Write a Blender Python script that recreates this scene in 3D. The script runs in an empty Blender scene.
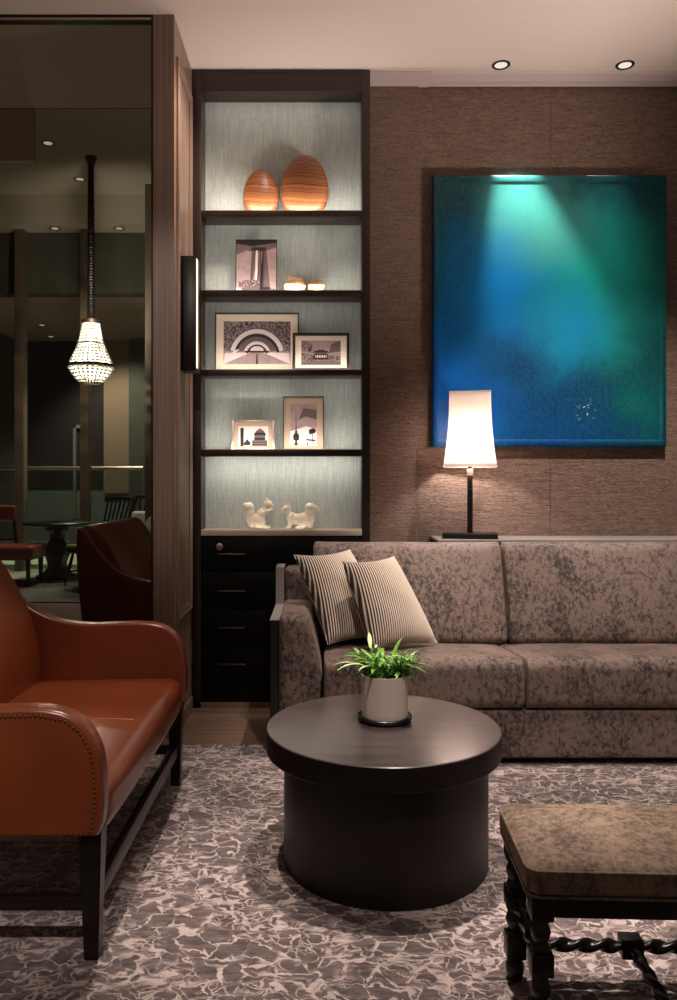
import bpy, bmesh, math, random
from mathutils import Vector, Matrix, noise as mnoise

random.seed(7)
sc = bpy.context.scene
COL = sc.collection
PI = math.pi
F, VX, VY, HC = 780.0, 322.0, 482.0, 1.22      # focal length in px, vanishing point, eye height


def at(px, py, Y):
    """photo pixel -> world point at depth Y (authoring measure only)"""
    return Vector(((px - VX) * Y / F, Y, HC - (py - VY) * Y / F))


def lin(c):
    out = []
    for v in c[:3]:
        v = v / 255.0
        out.append(v / 12.92 if v <= 0.04045 else ((v + 0.055) / 1.055) ** 2.4)
    return (*out, 1.0)


# ------------------------------------------------------------------ materials
class NT:
    def __init__(s, name):
        s.m = bpy.data.materials.new(name)
        s.m.use_nodes = True
        s.t = s.m.node_tree
        s.t.nodes.clear()
        s.out = s.t.nodes.new('ShaderNodeOutputMaterial')

    def n(s, typ, ins=None, **kw):
        nd = s.t.nodes.new(typ)
        for k, v in kw.items():
            setattr(nd, k, v)
        for k, v in (ins or {}).items():
            s.put(nd.inputs[k], v)
        return nd

    def put(s, sock, v):
        if hasattr(v, 'is_output'):
            s.t.links.new(v, sock)
        else:
            sock.default_value = v

    def math(s, op, a, b=0.0, clamp=False):
        nd = s.n('ShaderNodeMath', {0: a, 1: b}, operation=op)
        nd.use_clamp = clamp
        return nd.outputs[0]

    def vec(s, op, a, b=(0, 0, 0)):
        nd = s.n('ShaderNodeVectorMath', {0: a, 1: b}, operation=op)
        return nd.outputs[1] if op in ('LENGTH', 'DISTANCE', 'DOT_PRODUCT') else nd.outputs[0]

    def coord(s, scale=(1, 1, 1), kind='Object'):
        c = s.n('ShaderNodeTexCoord').outputs[kind]
        return s.vec('MULTIPLY', c, scale)

    def noise(s, vec, scale=5, detail=3, rough=0.5, out=0):
        return s.n('ShaderNodeTexNoise', {'Vector': vec, 'Scale': scale, 'Detail': detail, 'Roughness': rough}).outputs[out]

    def maprange(s, v, a, b, c=0.0, d=1.0, smooth=True):
        nd = s.n('ShaderNodeMapRange', {0: v, 1: a, 2: b, 3: c, 4: d})
        nd.interpolation_type = 'SMOOTHSTEP' if smooth else 'LINEAR'
        return nd.outputs[0]

    def mix(s, f, a, b, blend='MIX'):
        nd = s.n('ShaderNodeMix', data_type='RGBA', blend_type=blend)
        s.put(nd.inputs[0], f)
        s.put(nd.inputs[6], a)
        s.put(nd.inputs[7], b)
        return nd.outputs[2]

    def bump(s, h, strength=0.3, dist=0.01):
        return s.n('ShaderNodeBump', {'Height': h, 'Strength': strength, 'Distance': dist}).outputs[0]

    def bsdf(s, color, rough=0.5, metal=0.0, normal=None, **ins):
        d = {'Base Color': color, 'Roughness': rough, 'Metallic': metal}
        d.update(ins)
        if normal is not None:
            d['Normal'] = normal
        b = s.n('ShaderNodeBsdfPrincipled', d)
        return b.outputs[0]

    def done(s, sh):
        s.t.links.new(sh, s.out.inputs[0])
        return s.m


def plain(name, c, rough=0.5, metal=0.0, var=0.12, vs=30, stretch=(1, 1, 1), bump=0.0, **ins):
    """procedural: slight tone variation by noise"""
    t = NT(name)
    f = t.noise(t.coord(stretch), vs, 4, 0.55)
    col = lin(c)
    dk = tuple(v * (1 - var) for v in col[:3]) + (1,)
    lt = tuple(min(1, v * (1 + var)) for v in col[:3]) + (1,)
    cc = t.mix(f, dk, lt)
    nm = t.bump(f, bump, 0.004) if bump else None
    return t.done(t.bsdf(cc, rough, metal, nm, **ins))


def emis(name, c, strength):
    t = NT(name)
    e = t.n('ShaderNodeEmission', {'Color': lin(c), 'Strength': strength})
    return t.done(e.outputs[0])


M = {}
M['darkwood'] = plain('dark_wood', (44, 30, 25), 0.38, stretch=(12, 12, 1.0), var=0.3, vs=8)
M['drawer'] = plain('drawer_wood', (11, 8, 8), 0.5, stretch=(1, 6, 12), var=0.3, vs=8, **{'Specular IOR Level': 0.15})
M['blackwood'] = plain('ebonised_wood', (24, 17, 15), 0.32, stretch=(4, 4, 4), var=0.3, vs=12)
M['black'] = plain('black_lacquer', (18, 14, 13), 0.35)
M['blackmetal'] = plain('black_metal', (24, 19, 18), 0.4, 0.3)
M['bronze'] = plain('bronze', (120, 100, 82), 0.35, 0.9)
M['steel'] = plain('brushed_steel', (190, 176, 164), 0.38, 1.0, stretch=(1, 1, 40), vs=14)
M['potmetal'] = plain('satin_pot', (214, 200, 186), 0.32, 0.15, stretch=(1, 1, 40), vs=14)
M['greypaint'] = plain('grey_satin_lacquer', (150, 142, 136), 0.35)
M['console'] = plain('console_top', (120, 112, 108), 0.35, stretch=(1, 8, 1))
M['stone'] = plain('stone_strip', (196, 180, 160), 0.4, vs=40, stretch=(1, 4, 4))
M['plaster'] = plain('ceiling_paint', (216, 196, 184), 0.85, var=0.03)
M['trim'] = plain('trim_paint', (200, 180, 176), 0.7, var=0.03)
M['whiteceramic'] = plain('cream_ceramic', (236, 222, 196), 0.55, var=0.06, vs=60, bump=0.15)
M['soil'] = plain('potting_soil', (44, 32, 24), 0.9, var=0.5, vs=120)
M['green'] = plain('leaf_green', (104, 160, 52), 0.4, var=0.35, vs=14, stretch=(1, 1, 3))
M['palegreen'] = plain('leaf_pale', (190, 214, 150), 0.4, var=0.2, vs=14)
M['brass'] = plain('antique_brass', (104, 62, 36), 0.4, 0.6)
M['stopwhite'] = plain('mat_board', (226, 206, 184), 0.7, var=0.03)
M['mattaupe'] = plain('mat_board_taupe', (176, 150, 128), 0.7, var=0.03)
M['framedark'] = plain('frame_dark', (40, 30, 27), 0.4, stretch=(3, 3, 3))
M['framesilver'] = plain('frame_silver', (196, 180, 160), 0.35, 0.8)
M['ph_dark'] = plain('print_dark', (26, 18, 19), 0.5, var=0.35, vs=60)
M['ph_light'] = plain('print_light', (222, 204, 198), 0.5, var=0.08, vs=30)
M['ph_mid'] = plain('print_mid', (100, 80, 80), 0.5, var=0.3, vs=40)
M['ph_sky'] = plain('print_sky', (156, 132, 130), 0.5, var=0.5, vs=22)
t_ = NT('print_foliage')
f_ = t_.maprange(t_.noise(t_.coord(), 95, 4, 0.7), 0.40, 0.60)
M['ph_foliage'] = t_.done(t_.bsdf(t_.mix(f_, lin((24, 16, 17)), lin((150, 126, 124))), 0.5))


def m_ceiling_dark():
    return plain('bulkhead_paint', (92, 74, 62), 0.8, var=0.05)


M['bulkhead'] = m_ceiling_dark()


def m_wallpaper():
    t = NT('woven_wallpaper')
    c = t.coord()
    a = t.noise(t.vec('MULTIPLY', c, (52, 52, 150)), 1.0, 3, 0.65)
    b = t.noise(t.vec('MULTIPLY', c, (14, 14, 170)), 1.0, 2, 0.6)
    d = t.noise(c, 1.2, 2)
    f = t.math('ADD', t.math('MULTIPLY', a, 0.6), t.math('MULTIPLY', b, 0.4))
    f = t.maprange(f, 0.34, 0.68)
    col = t.mix(f, lin((88, 68, 57)), lin((142, 113, 97)))
    col = t.mix(t.maprange(d, 0.3, 0.7, 0, 0.25), col, lin((96, 72, 60)))
    nm = t.bump(f, 0.5, 0.004)
    return t.done(t.bsdf(col, 0.62, 0, nm, **{'Sheen Weight': 0.2}))


M['wallpaper'] = m_wallpaper()


def m_grasscloth():
    t = NT('grasscloth_backing')
    c = t.coord()
    a = t.noise(t.vec('MULTIPLY', c, (230, 230, 9)), 1.0, 3, 0.6)
    b = t.noise(t.vec('MULTIPLY', c, (40, 40, 120)), 1.0, 2, 0.5)
    f = t.math('ADD', t.math('MULTIPLY', a, 0.75), t.math('MULTIPLY', b, 0.25))
    col = t.mix(t.maprange(f, 0.3, 0.7), lin((152, 157, 150)), lin((184, 189, 181)))
    return t.done(t.bsdf(col, 0.7, 0, t.bump(f, 0.3, 0.002)))


M['grasscloth'] = m_grasscloth()


def m_panelwood():
    t = NT('veneered_wood_panel')
    c = t.coord()
    a = t.noise(t.vec('MULTIPLY', c, (70, 70, 1.1)), 1.0, 5, 0.6)
    b = t.noise(t.vec('MULTIPLY', c, (9, 9, 0.4)), 1.0, 3, 0.5)
    f = t.math('ADD', t.math('MULTIPLY', a, 0.6), t.math('MULTIPLY', b, 0.4))
    col = t.mix(t.maprange(f, 0.3, 0.7), lin((112, 90, 78)), lin((156, 130, 114)))
    return t.done(t.bsdf(col, 0.42, 0, t.bump(f, 0.08, 0.002)))


M['panelwood'] = m_panelwood()


def m_floor():
    t = NT('oak_floor_boards')
    c = t.coord()
    a = t.noise(t.vec('MULTIPLY', c, (2.5, 34, 1)), 1.0, 5, 0.6)
    w = t.n('ShaderNodeTexBrick', {'Vector': t.vec('MULTIPLY', c, (1, 1, 1)), 'Scale': 1.0, 'Mortar Size': 0.0015,
                                   'Brick Width': 1.7, 'Row Height': 0.16, 'Color1': lin((150, 122, 102)),
                                   'Color2': lin((128, 102, 86)), 'Mortar': lin((50, 38, 32))})
    col = t.mix(t.maprange(a, 0.3, 0.7, 0, 0.55), w.outputs[0], lin((98, 76, 64)))
    return t.done(t.bsdf(col, 0.4, 0, t.bump(a, 0.08, 0.002)))


M['floor'] = m_floor()


def m_carpet():
    t = NT('patterned_carpet')
    c = t.coord()
    w1 = t.n('ShaderNodeTexNoise', {'Vector': c, 'Scale': 6.0, 'Detail': 2.0}).outputs['Color']
    wv = t.vec('SCALE', t.vec('SUBTRACT', w1, (0.5, 0.5, 0.5)))
    wv.node.inputs['Scale'].default_value = 0.10
    w2 = t.n('ShaderNodeTexNoise', {'Vector': c, 'Scale': 20.0, 'Detail': 3.0}).outputs['Color']
    wv2 = t.vec('MULTIPLY', t.vec('SUBTRACT', w2, (0.5, 0.5, 0.5)), (0.085, 0.085, 0))
    wv = t.vec('ADD', wv, wv2)
    p = t.vec('ADD', c, wv)
    p = t.vec('MULTIPLY', p, (0.8, 1.0, 0.0))
    v = t.n('ShaderNodeTexVoronoi', {'Vector': p, 'Scale': 18.0, 'Randomness': 1.0}, feature='DISTANCE_TO_EDGE').outputs[0]
    v2 = t.n('ShaderNodeTexVoronoi', {'Vector': t.vec('MULTIPLY', p, (0.8, 1.15, 1)), 'Scale': 33.0, 'Randomness': 1.0}, feature='DISTANCE_TO_EDGE').outputs[0]
    wid = t.noise(c, 14.0, 3)
    l1 = t.math('SUBTRACT', 1.0, t.maprange(t.math('DIVIDE', v, t.maprange(wid, 0.3, 0.7, 0.035, 0.105)), 0.45, 1.0))
    msk = t.maprange(t.noise(c, 4.5, 3), 0.40, 0.56)
    l2 = t.math('SUBTRACT', 1.0, t.maprange(t.math('DIVIDE', v2, t.maprange(wid, 0.3, 0.7, 0.045, 0.15)), 0.45, 1.0))
    brk = t.maprange(t.noise(t.vec('MULTIPLY', c, (18, 46, 1)), 1.0, 3, 0.6), 0.34, 0.56)
    l2 = t.math('MULTIPLY', l2, t.math('MULTIPLY', msk, 0.85))
    l1 = t.math('MULTIPLY', l1, t.maprange(brk, 0, 1, 0.15, 1.0))
    ln = t.math('MAXIMUM', l1, t.math('MULTIPLY', l2, t.maprange(brk, 0, 1, 0.3, 1.0)))
    cell = t.noise(t.vec('MULTIPLY', c, (13, 48, 1)), 1.0, 5, 0.75)
    base = t.mix(t.maprange(cell, 0.32, 0.68), lin((68, 56, 55)), lin((134, 116, 113)))
    col = t.mix(ln, base, lin((226, 206, 197)))
    pile = t.noise(c, 420, 2)
    col = t.mix(t.maprange(pile, 0.3, 0.7, 0, 0.3), col, lin((84, 70, 66)))
    hgt = t.math('ADD', t.math('MULTIPLY', ln, 0.6), t.math('MULTIPLY', pile, 0.5))
    return t.done(t.bsdf(col, 0.9, 0, t.bump(hgt, 0.5, 0.006), **{'Sheen Weight': 0.25}))


M['carpet'] = m_carpet()
M['carpet_grey'] = plain('grey_wool_carpet', (112, 104, 98), 0.95, var=0.35, vs=14, stretch=(2, 6, 1))
M['tile_white'] = plain('pale_stone_border', (186, 186, 168), 0.5, var=0.06)


def m_velvet(name, dark, light, lo=0.40, hi=0.60, k=1.0):
    t = NT(name)
    c = t.coord()
    big = t.noise(t.vec('MULTIPLY', c, (5 * k, 5 * k, 4 * k)), 1.0, 3, 0.6)
    mid = t.noise(t.vec('MULTIPLY', c, (52 * k, 52 * k, 36 * k)), 1.0, 4, 0.75)
    fine = t.noise(t.vec('MULTIPLY', c, (160, 160, 110)), 1.0, 2, 0.6)
    f = t.math('ADD', t.math('ADD', t.math('MULTIPLY', big, 0.30), t.math('MULTIPLY', mid, 0.54)), t.math('MULTIPLY', fine, 0.16))
    f = t.maprange(f, lo, hi)
    col = t.mix(f, lin(dark), lin(light))
    return t.done(t.bsdf(col, 0.75, 0, t.bump(t.math('ADD', mid, fine), 0.25, 0.004),
                         **{'Sheen Weight': 0.35, 'Sheen Roughness': 0.35, 'Sheen Tint': lin((210, 180, 165))}))


M['velvet'] = m_velvet('crushed_velvet', (44, 34, 30), (122, 103, 93), 0.40, 0.56)
M['stoolvelvet'] = m_velvet('stool_velvet', (80, 65, 53), (154, 131, 109), 0.38, 0.60, 1.2)


def m_leather(name, c1, c2, rough=0.33):
    t = NT(name)
    c = t.coord()
    a = t.noise(c, 3.0, 3)
    b = t.n('ShaderNodeTexVoronoi', {'Vector': c, 'Scale': 260.0}, feature='F1').outputs[0]
    d = t.noise(t.vec('MULTIPLY', c, (8, 30, 8)), 1.0, 3)
    col = t.mix(t.maprange(a, 0.3, 0.7), lin(c1), lin(c2))
    h = t.math('ADD', t.math('MULTIPLY', b, 0.15), d)
    return t.done(t.bsdf(col, rough, 0, t.bump(h, 0.16, 0.006), **{'Coat Weight': 0.55, 'Coat Roughness': 0.26}))


M['leather'] = m_leather('tan_leather', (117, 53, 24), (138, 67, 32))
M['leather_dark'] = m_leather('dark_red_leather', (84, 34, 20), (112, 50, 28), 0.4)
M['leather_orange'] = m_leather('orange_leather', (168, 74, 34), (184, 86, 42), 0.4)
M['greenfabric'] = plain('green_upholstery', (116, 122, 50), 0.8)
M['pillowgrey'] = plain('grey_linen', (188, 182, 170), 0.85)


def m_table_lit():
    t = NT('table_stain_lit')
    c = t.coord()
    a = t.noise(t.vec('MULTIPLY', c, (3, 26, 26)), 1.0, 4, 0.6)
    b = t.noise(t.vec('MULTIPLY', c, (2.2, 0.8, 1)), 1.0, 2)
    col = t.mix(t.maprange(a, 0.3, 0.7), lin((46, 35, 34)), lin((68, 55, 53)))
    r = t.maprange(b, 0.3, 0.7, 0.34, 0.46)
    return t.done(t.bsdf(col, r, 0, t.bump(a, 0.04, 0.002), **{'IOR': 1.6, 'Coat Weight': 1.0, 'Coat Roughness': 0.24, 'Coat IOR': 1.9}))


M['table'] = m_table_lit()  # lit copy of the stain, the top's sheen lifted into its colour
M['table_shaded'] = plain('table_stain_shaded', (30, 21, 20), 0.42, stretch=(26, 26, 2), var=0.3, vs=1.5, **{'Specular IOR Level': 0.3})  # shaded copy of the same stain, shade on the sides put into colour


def m_egg():
    t = NT('banded_turned_wood')
    c = t.coord()
    w = t.noise(t.vec('MULTIPLY', c, (5, 5, 2)), 1.0, 2)
    z = t.n('ShaderNodeSeparateXYZ', {0: c}).outputs[2]
    z = t.math('ADD', z, t.math('MULTIPLY', w, 0.07))
    band = t.noise(t.n('ShaderNodeCombineXYZ', {2: t.math('MULTIPLY', z, 75.0)}).outputs[0], 1.0, 3, 0.7)
    col = t.mix(t.maprange(band, 0.36, 0.64), lin((84, 44, 24)), lin((172, 106, 62)))
    return t.done(t.bsdf(col, 0.42, 0, None))


M['egg'] = m_egg()


def m_amber():
    t = NT('pale_faceted_wood')
    c = t.coord()
    f = t.noise(t.vec('MULTIPLY', c, (20, 20, 70)), 1.0, 3)
    col = t.mix(t.maprange(f, 0.35, 0.65), lin((186, 124, 68)), lin((232, 200, 150)))
    return t.done(t.bsdf(col, 0.5, 0, None))


M['facet'] = m_amber()


def m_pillow():
    t = NT('graded_stripe_linen')
    c = t.coord()
    s = t.n('ShaderNodeSeparateXYZ', {0: c})
    x = s.outputs[0]
    ph = t.math('FRACT', t.math('MULTIPLY', x, 88.0))
    duty = t.maprange(x, -0.19, 0.10, 0.62, 0.0, False)
    d = t.math('SUBTRACT', ph, duty)
    line = t.math('SUBTRACT', 1.0, t.maprange(d, -0.08, 0.08))
    line = t.math('MULTIPLY', line, t.maprange(x, 0.02, 0.12, 1.0, 0.0))
    wv = t.noise(c, 300, 2)
    base = t.mix(wv, lin((196, 178, 158)), lin((226, 208, 188)))
    col = t.mix(line, base, lin((46, 30, 28)))
    return t.done(t.bsdf(col, 0.85, 0, t.bump(wv, 0.25, 0.003), **{'Sheen Weight': 0.15}))


M['pillow'] = m_pillow()


def m_painting(cx, cz, w, h):
    t = NT('resin_pour_artwork')
    c = t.n('ShaderNodeTexCoord').outputs['Object']
    p = t.vec('MULTIPLY', t.vec('SUBTRACT', c, (cx - w / 2, 0, cz - h / 2)), (1 / w, 0, 1 / h))
    wn = t.n('ShaderNodeTexNoise', {'Vector': p, 'Scale': 2.6, 'Detail': 5.0, 'Roughness': 0.62}).outputs['Color']
    wv = t.vec('MULTIPLY', t.vec('SUBTRACT', wn, (0.5, 0.5, 0.5)), (0.36, 0, 0.36))
    q = t.vec('ADD', p, wv)

    def blob(col, u, v, ru, rv, color, power=1.0):
        d = t.vec('LENGTH', t.vec('MULTIPLY', t.vec('SUBTRACT', q, (u, 0, v)), (1 / ru, 0, 1 / rv)))
        f = t.maprange(d, 1.0, 0.0, 0.0, power)
        return t.mix(f, col, lin(color))
    col = lin((3, 46, 56))
    col = blob(col, 0.5, 0.0, 0.9, 0.55, (2, 54, 118))
    col = blob(col, 0.05, 0.22, 0.42, 0.42, (0, 88, 190))
    col = blob(col, 0.28, 0.55, 0.42, 0.42, (0, 108, 176))
    col = blob(col, 0.98, 0.30, 0.42, 0.60, (0, 62, 66))
    col = blob(col, 0.72, 0.62, 0.42, 0.40, (20, 162, 148))
    col = blob(col, 0.45, 0.86, 0.34, 0.30, (70, 150, 140))
    col = blob(col, 0.58, 0.42, 0.26, 0.22, (0, 124, 166))
    col = blob(col, 0.90, 0.17, 0.14, 0.16, (0, 92, 86), 0.7)
    col = blob(col, 0.35, 0.32, 0.22, 0.14, (0, 40, 86), 0.8)
    col = blob(col, 0.60, 0.20, 0.25, 0.12, (0, 44, 90), 0.6)
    grain = t.noise(p, 60, 8, 0.8)
    col = t.mix(t.maprange(grain, 0.38, 0.66, 0.0, 0.6), col, t.mix(0.5, col, lin((30, 124, 128))))
    speck = t.n('ShaderNodeTexVoronoi', {'Vector': p, 'Scale': 75.0}, feature='F1').outputs[0]
    zone = t.vec('LENGTH', t.vec('MULTIPLY', t.vec('SUBTRACT', p, (0.655, 0, 0.135)), (18, 0, 16)))
    sp = t.math('MULTIPLY', t.maprange(speck, 0.28, 0.16), t.maprange(zone, 1.0, 0.4))
    col = t.mix(sp, col, lin((150, 190, 190)))
    return t.done(t.bsdf(col, 0.38, 0, t.bump(grain, 0.05, 0.003), **{'Specular IOR Level': 0.25, 'Coat Weight': 0.3, 'Coat Roughness': 0.08}))


def m_shade(name, c, em=0.0):
    t = NT(name)
    co = t.coord()
    a = t.noise(t.vec('MULTIPLY', co, (140, 140, 14)), 1.0, 2)
    col = t.mix(a, tuple(v * 0.86 for v in lin(c)[:3]) + (1,), lin(c))
    d = t.n('ShaderNodeBsdfDiffuse', {'Color': col}).outputs[0]
    tr = t.n('ShaderNodeBsdfTranslucent', {'Color': col}).outputs[0]
    mx = t.n('ShaderNodeMixShader', {0: 0.5, 1: d, 2: tr})
    return t.done(mx.outputs[0])


M['shade'] = m_shade('linen_lampshade', (250, 240, 232))
M['crystal'] = plain('self_glowing_crystal_beads', (240, 238, 228), 0.15, **{'Emission Color': lin((255, 248, 232)), 'Emission Strength': 0.42})  # beads' own glow stands in for bulb light passing through them


def m_glass(name, tint, refl=0.06, rough=0.0):
    t = NT(name)
    tr = t.n('ShaderNodeBsdfTransparent', {'Color': tint}).outputs[0]
    gl = t.n('ShaderNodeBsdfGlossy', {'Color': (1, 1, 1, 1), 'Roughness': rough}).outputs[0]
    lw = t.n('ShaderNodeLayerWeight', {'Blend': 0.25}).outputs[0]
    f = t.math('MULTIPLY', lw, refl * 2, True)
    f = t.math('ADD', f, refl * 0.4)
    return t.done(t.n('ShaderNodeMixShader', {0: f, 1: tr, 2: gl}).outputs[0])


M['smokeglass'] = m_glass('smoked_glass', (0.62, 0.61, 0.57, 1), 0.05)
M['railglass'] = m_glass('green_tint_glass', (0.78, 0.84, 0.79, 1), 0.08)
M['acrylic'] = plain('frosted_acrylic', (206, 184, 176), 0.3)
M['led'] = emis('led_strip', (255, 232, 205), 1.6)
M['led_soft'] = emis('led_soft', (255, 222, 184), 0.4)
M['downlens'] = emis('downlight_lens', (255, 240, 225), 0.9)
M['bulb'] = emis('warm_bulb', (255, 236, 220), 4.0)
M['bulb_cool'] = emis('chandelier_bulb', (255, 246, 226), 10.0)
M['edgelight'] = emis('edge_light', (220, 230, 190), 1.3)
M['olive'] = plain('olive_plaster', (84, 82, 68), 0.85, var=0.25, vs=5)
M['atriumdark'] = plain('dark_wall_cladding', (40, 27, 20), 0.7, var=0.2)
M['atriumgrey'] = plain('grey_green_panel', (124, 132, 122), 0.7, var=0.04)
M['beige'] = plain('beige_panel', (150, 124, 98), 0.7, var=0.05)
M['fin'] = plain('taupe_fin', (108, 90, 72), 0.55, var=0.08, stretch=(10, 10, 1))
M['highceil'] = plain('high_ceiling_paint', (196, 184, 164), 0.85, var=0.03)

# ------------------------------------------------------------------ mesh tools


def BM():
    return bmesh.new()


def join(bm, other, mi=None):
    if mi is not None:
        for f in other.faces:
            f.material_index = mi
    me = bpy.data.meshes.new('tmp')
    other.to_mesh(me)
    bm.from_mesh(me)
    bpy.data.meshes.remove(me)
    other.free()
    return bm


def box(x0, x1, y0, y1, z0, z1, r=0.0, seg=2):
    bm = BM()
    bmesh.ops.create_cube(bm, size=1.0)
    for v in bm.verts:
        v.co = Vector(((x0 + x1) / 2 + v.co.x * (x1 - x0), (y0 + y1) / 2 + v.co.y * (y1 - y0), (z0 + z1) / 2 + v.co.z * (z1 - z0)))
    if r > 0:
        bmesh.ops.bevel(bm, geom=list(bm.edges), offset=r, segments=seg, profile=0.5, affect='EDGES')
    return bm


def boxes(*bs):
    bm = BM()
    for b in bs:
        join(bm, box(*b))
    return bm


def rounded(x0, x1, y0, y1, z0, z1, r, n=10, m=4, deform=None):
    """soft block: rounded edges of radius r, dense grid so it can be deformed"""
    c = Vector(((x0 + x1) / 2, (y0 + y1) / 2, (z0 + z1) / 2))
    h = Vector(((x1 - x0) / 2, (y1 - y0) / 2, (z1 - z0) / 2))
    if not isinstance(r, (tuple, list)):
        r = (r, r, r)
    r = [min(r[i], h[i] * 0.999) for i in range(3)]

    def ticks(i):
        a = h[i] - r[i]
        t = [-h[i] + r[i] * (1 - math.tan((1 - k / m) * PI / 4)) for k in range(m)]
        t += [-a + 2 * a * k / n for k in range(n + 1)]
        t += [h[i] - r[i] * (1 - math.tan((k + 1) / m * PI / 4)) for k in range(m)]
        return t
    T = [ticks(i) for i in range(3)]
    bm = BM()
    cache = {}

    def vert(q):
        k = tuple(round(v, 5) for v in q)
        if k in cache:
            return cache[k]
        p = [0, 0, 0]
        d = [0, 0, 0]
        for i in range(3):
            a = h[i] - r[i]
            inn = max(-a, min(a, q[i]))
            p[i] = inn
            d[i] = (q[i] - inn) / r[i]
        L = math.sqrt(sum(v * v for v in d))
        if L > 1e-9:
            for i in range(3):
                p[i] += d[i] / L * r[i]
        P = Vector(p)
        if deform:
            P = deform(P, h)
        cache[k] = bm.verts.new(P + c)
        return cache[k]
    for ax in range(3):
        u, w = (ax + 1) % 3, (ax + 2) % 3
        for s in (-1, 1):
            for i in range(len(T[u]) - 1):
                for j in range(len(T[w]) - 1):
                    qs = []
                    for (a, b) in ((i, j), (i + 1, j), (i + 1, j + 1), (i, j + 1)):
                        q = [0, 0, 0]
                        q[ax] = s * h[ax]
                        q[u] = T[u][a]
                        q[w] = T[w][b]
                        qs.append(vert(q))
                    if s < 0:
                        qs.reverse()
                    if len(set(qs)) == 4:
                        try:
                            bm.faces.new(qs)
                        except ValueError:
                            pass
    return bm


def lathe(prof, n=48, cx=0, cy=0, cap=True, square=None):
    bm = BM()
    rings = []
    for r, z in prof:
        rings.append([bm.verts.new((cx + r * math.cos(2 * PI * k / n), cy + r * math.sin(2 * PI * k / n), z)) for k in range(n)])
    for a, b in zip(rings, rings[1:]):
        for k in range(n):
            bm.faces.new((a[k], a[(k + 1) % n], b[(k + 1) % n], b[k]))
    if cap:
        bm.faces.new(list(reversed(rings[0])))
        bm.faces.new(rings[-1])
    bmesh.ops.recalc_face_normals(bm, faces=bm.faces)
    return bm


def frames_along(path):
    out = []
    up = Vector((0, 0, 1))
    for i, p in enumerate(path):
        t = (path[min(i + 1, len(path) - 1)] - path[max(i - 1, 0)]).normalized()
        s = t.cross(up)
        if s.length < 1e-4:
            s = t.cross(Vector((0, 1, 0)))
        s.normalize()
        out.append((p, s, s.cross(t).normalized()))
    return out


def tube(path, rad, n=12, sect=None):
    """sect(theta, i) may scale the radius"""
    path = [Vector(p) for p in path]
    if not isinstance(rad, (list, tuple)):
        rad = [rad] * len(path)
    bm = BM()
    rings = []
    for i, (p, s, u) in enumerate(frames_along(path)):
        ring = []
        for k in range(n):
            th = 2 * PI * k / n
            r = rad[i] * (sect(th, i) if sect else 1)
            ring.append(bm.verts.new(p + s * (r * math.cos(th)) + u * (r * math.sin(th))))
        rings.append(ring)
    for a, b in zip(rings, rings[1:]):
        for k in range(n):
            bm.faces.new((a[k], a[(k + 1) % n], b[(k + 1) % n], b[k]))
    bm.faces.new(list(reversed(rings[0])))
    bm.faces.new(rings[-1])
    bmesh.ops.recalc_face_normals(bm, faces=bm.faces)
    return bm


def prism(poly, axis, a, b, r=0.0, seg=3):
    """poly: 2-D outline; axis 'y' -> (x,z) outline extruded y=a..b; 'x' -> (y,z); 'z' -> (x,y)"""
    def P(u, v, w):
        return {'y': (u, w, v), 'x': (w, u, v), 'z': (u, v, w)}[axis]
    bm = BM()
    A = [bm.verts.new(P(u, v, a)) for u, v in poly]
    B = [bm.verts.new(P(u, v, b)) for u, v in poly]
    n = len(poly)
    fa = bm.faces.new(A)
    fb = bm.faces.new(list(reversed(B)))
    for k in range(n):
        bm.faces.new((A[k], B[k], B[(k + 1) % n], A[(k + 1) % n]))
    bmesh.ops.recalc_face_normals(bm, faces=bm.faces)
    if r > 0:
        ed = list(fa.edges) + list(fb.edges)
        bmesh.ops.bevel(bm, geom=ed, offset=r, segments=seg, profile=0.5, affect='EDGES', clamp_overlap=True)
    return bm


def smooth_poly(pts, it=2, closed=True):
    for _ in range(it):
        q = []
        n = len(pts)
        for k in range(n if closed else n - 1):
            a, b = pts[k], pts[(k + 1) % n]
            q.append((a[0] * .75 + b[0] * .25, a[1] * .75 + b[1] * .25))
            q.append((a[0] * .25 + b[0] * .75, a[1] * .25 + b[1] * .75))
        if not closed:
            q = [pts[0]] + q + [pts[-1]]
        pts = q
    return pts


def sphere(c, r, u=16, v=10):
    bm = BM()
    bmesh.ops.create_uvsphere(bm, u_segments=u, v_segments=v, radius=1)
    if not isinstance(r, (tuple, list)):
        r = (r, r, r)
    for w in bm.verts:
        w.co = Vector((c[0] + w.co.x * r[0], c[1] + w.co.y * r[1], c[2] + w.co.z * r[2]))
    return bm


def torus(c, R, r, n=40, m=8):
    bm = BM()
    rings = []
    for i in range(n):
        a = 2 * PI * i / n
        rings.append([bm.verts.new((c[0] + (R + r * math.cos(2 * PI * j / m)) * math.cos(a), c[1] + (R + r * math.cos(2 * PI * j / m)) * math.sin(a), c[2] + r * math.sin(2 * PI * j / m))) for j in range(m)])
    for i in range(n):
        A, B = rings[i], rings[(i + 1) % n]
        for j in range(m):
            bm.faces.new((A[j], B[j], B[(j + 1) % m], A[(j + 1) % m]))
    bmesh.ops.recalc_face_normals(bm, faces=bm.faces)
    return bm


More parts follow.
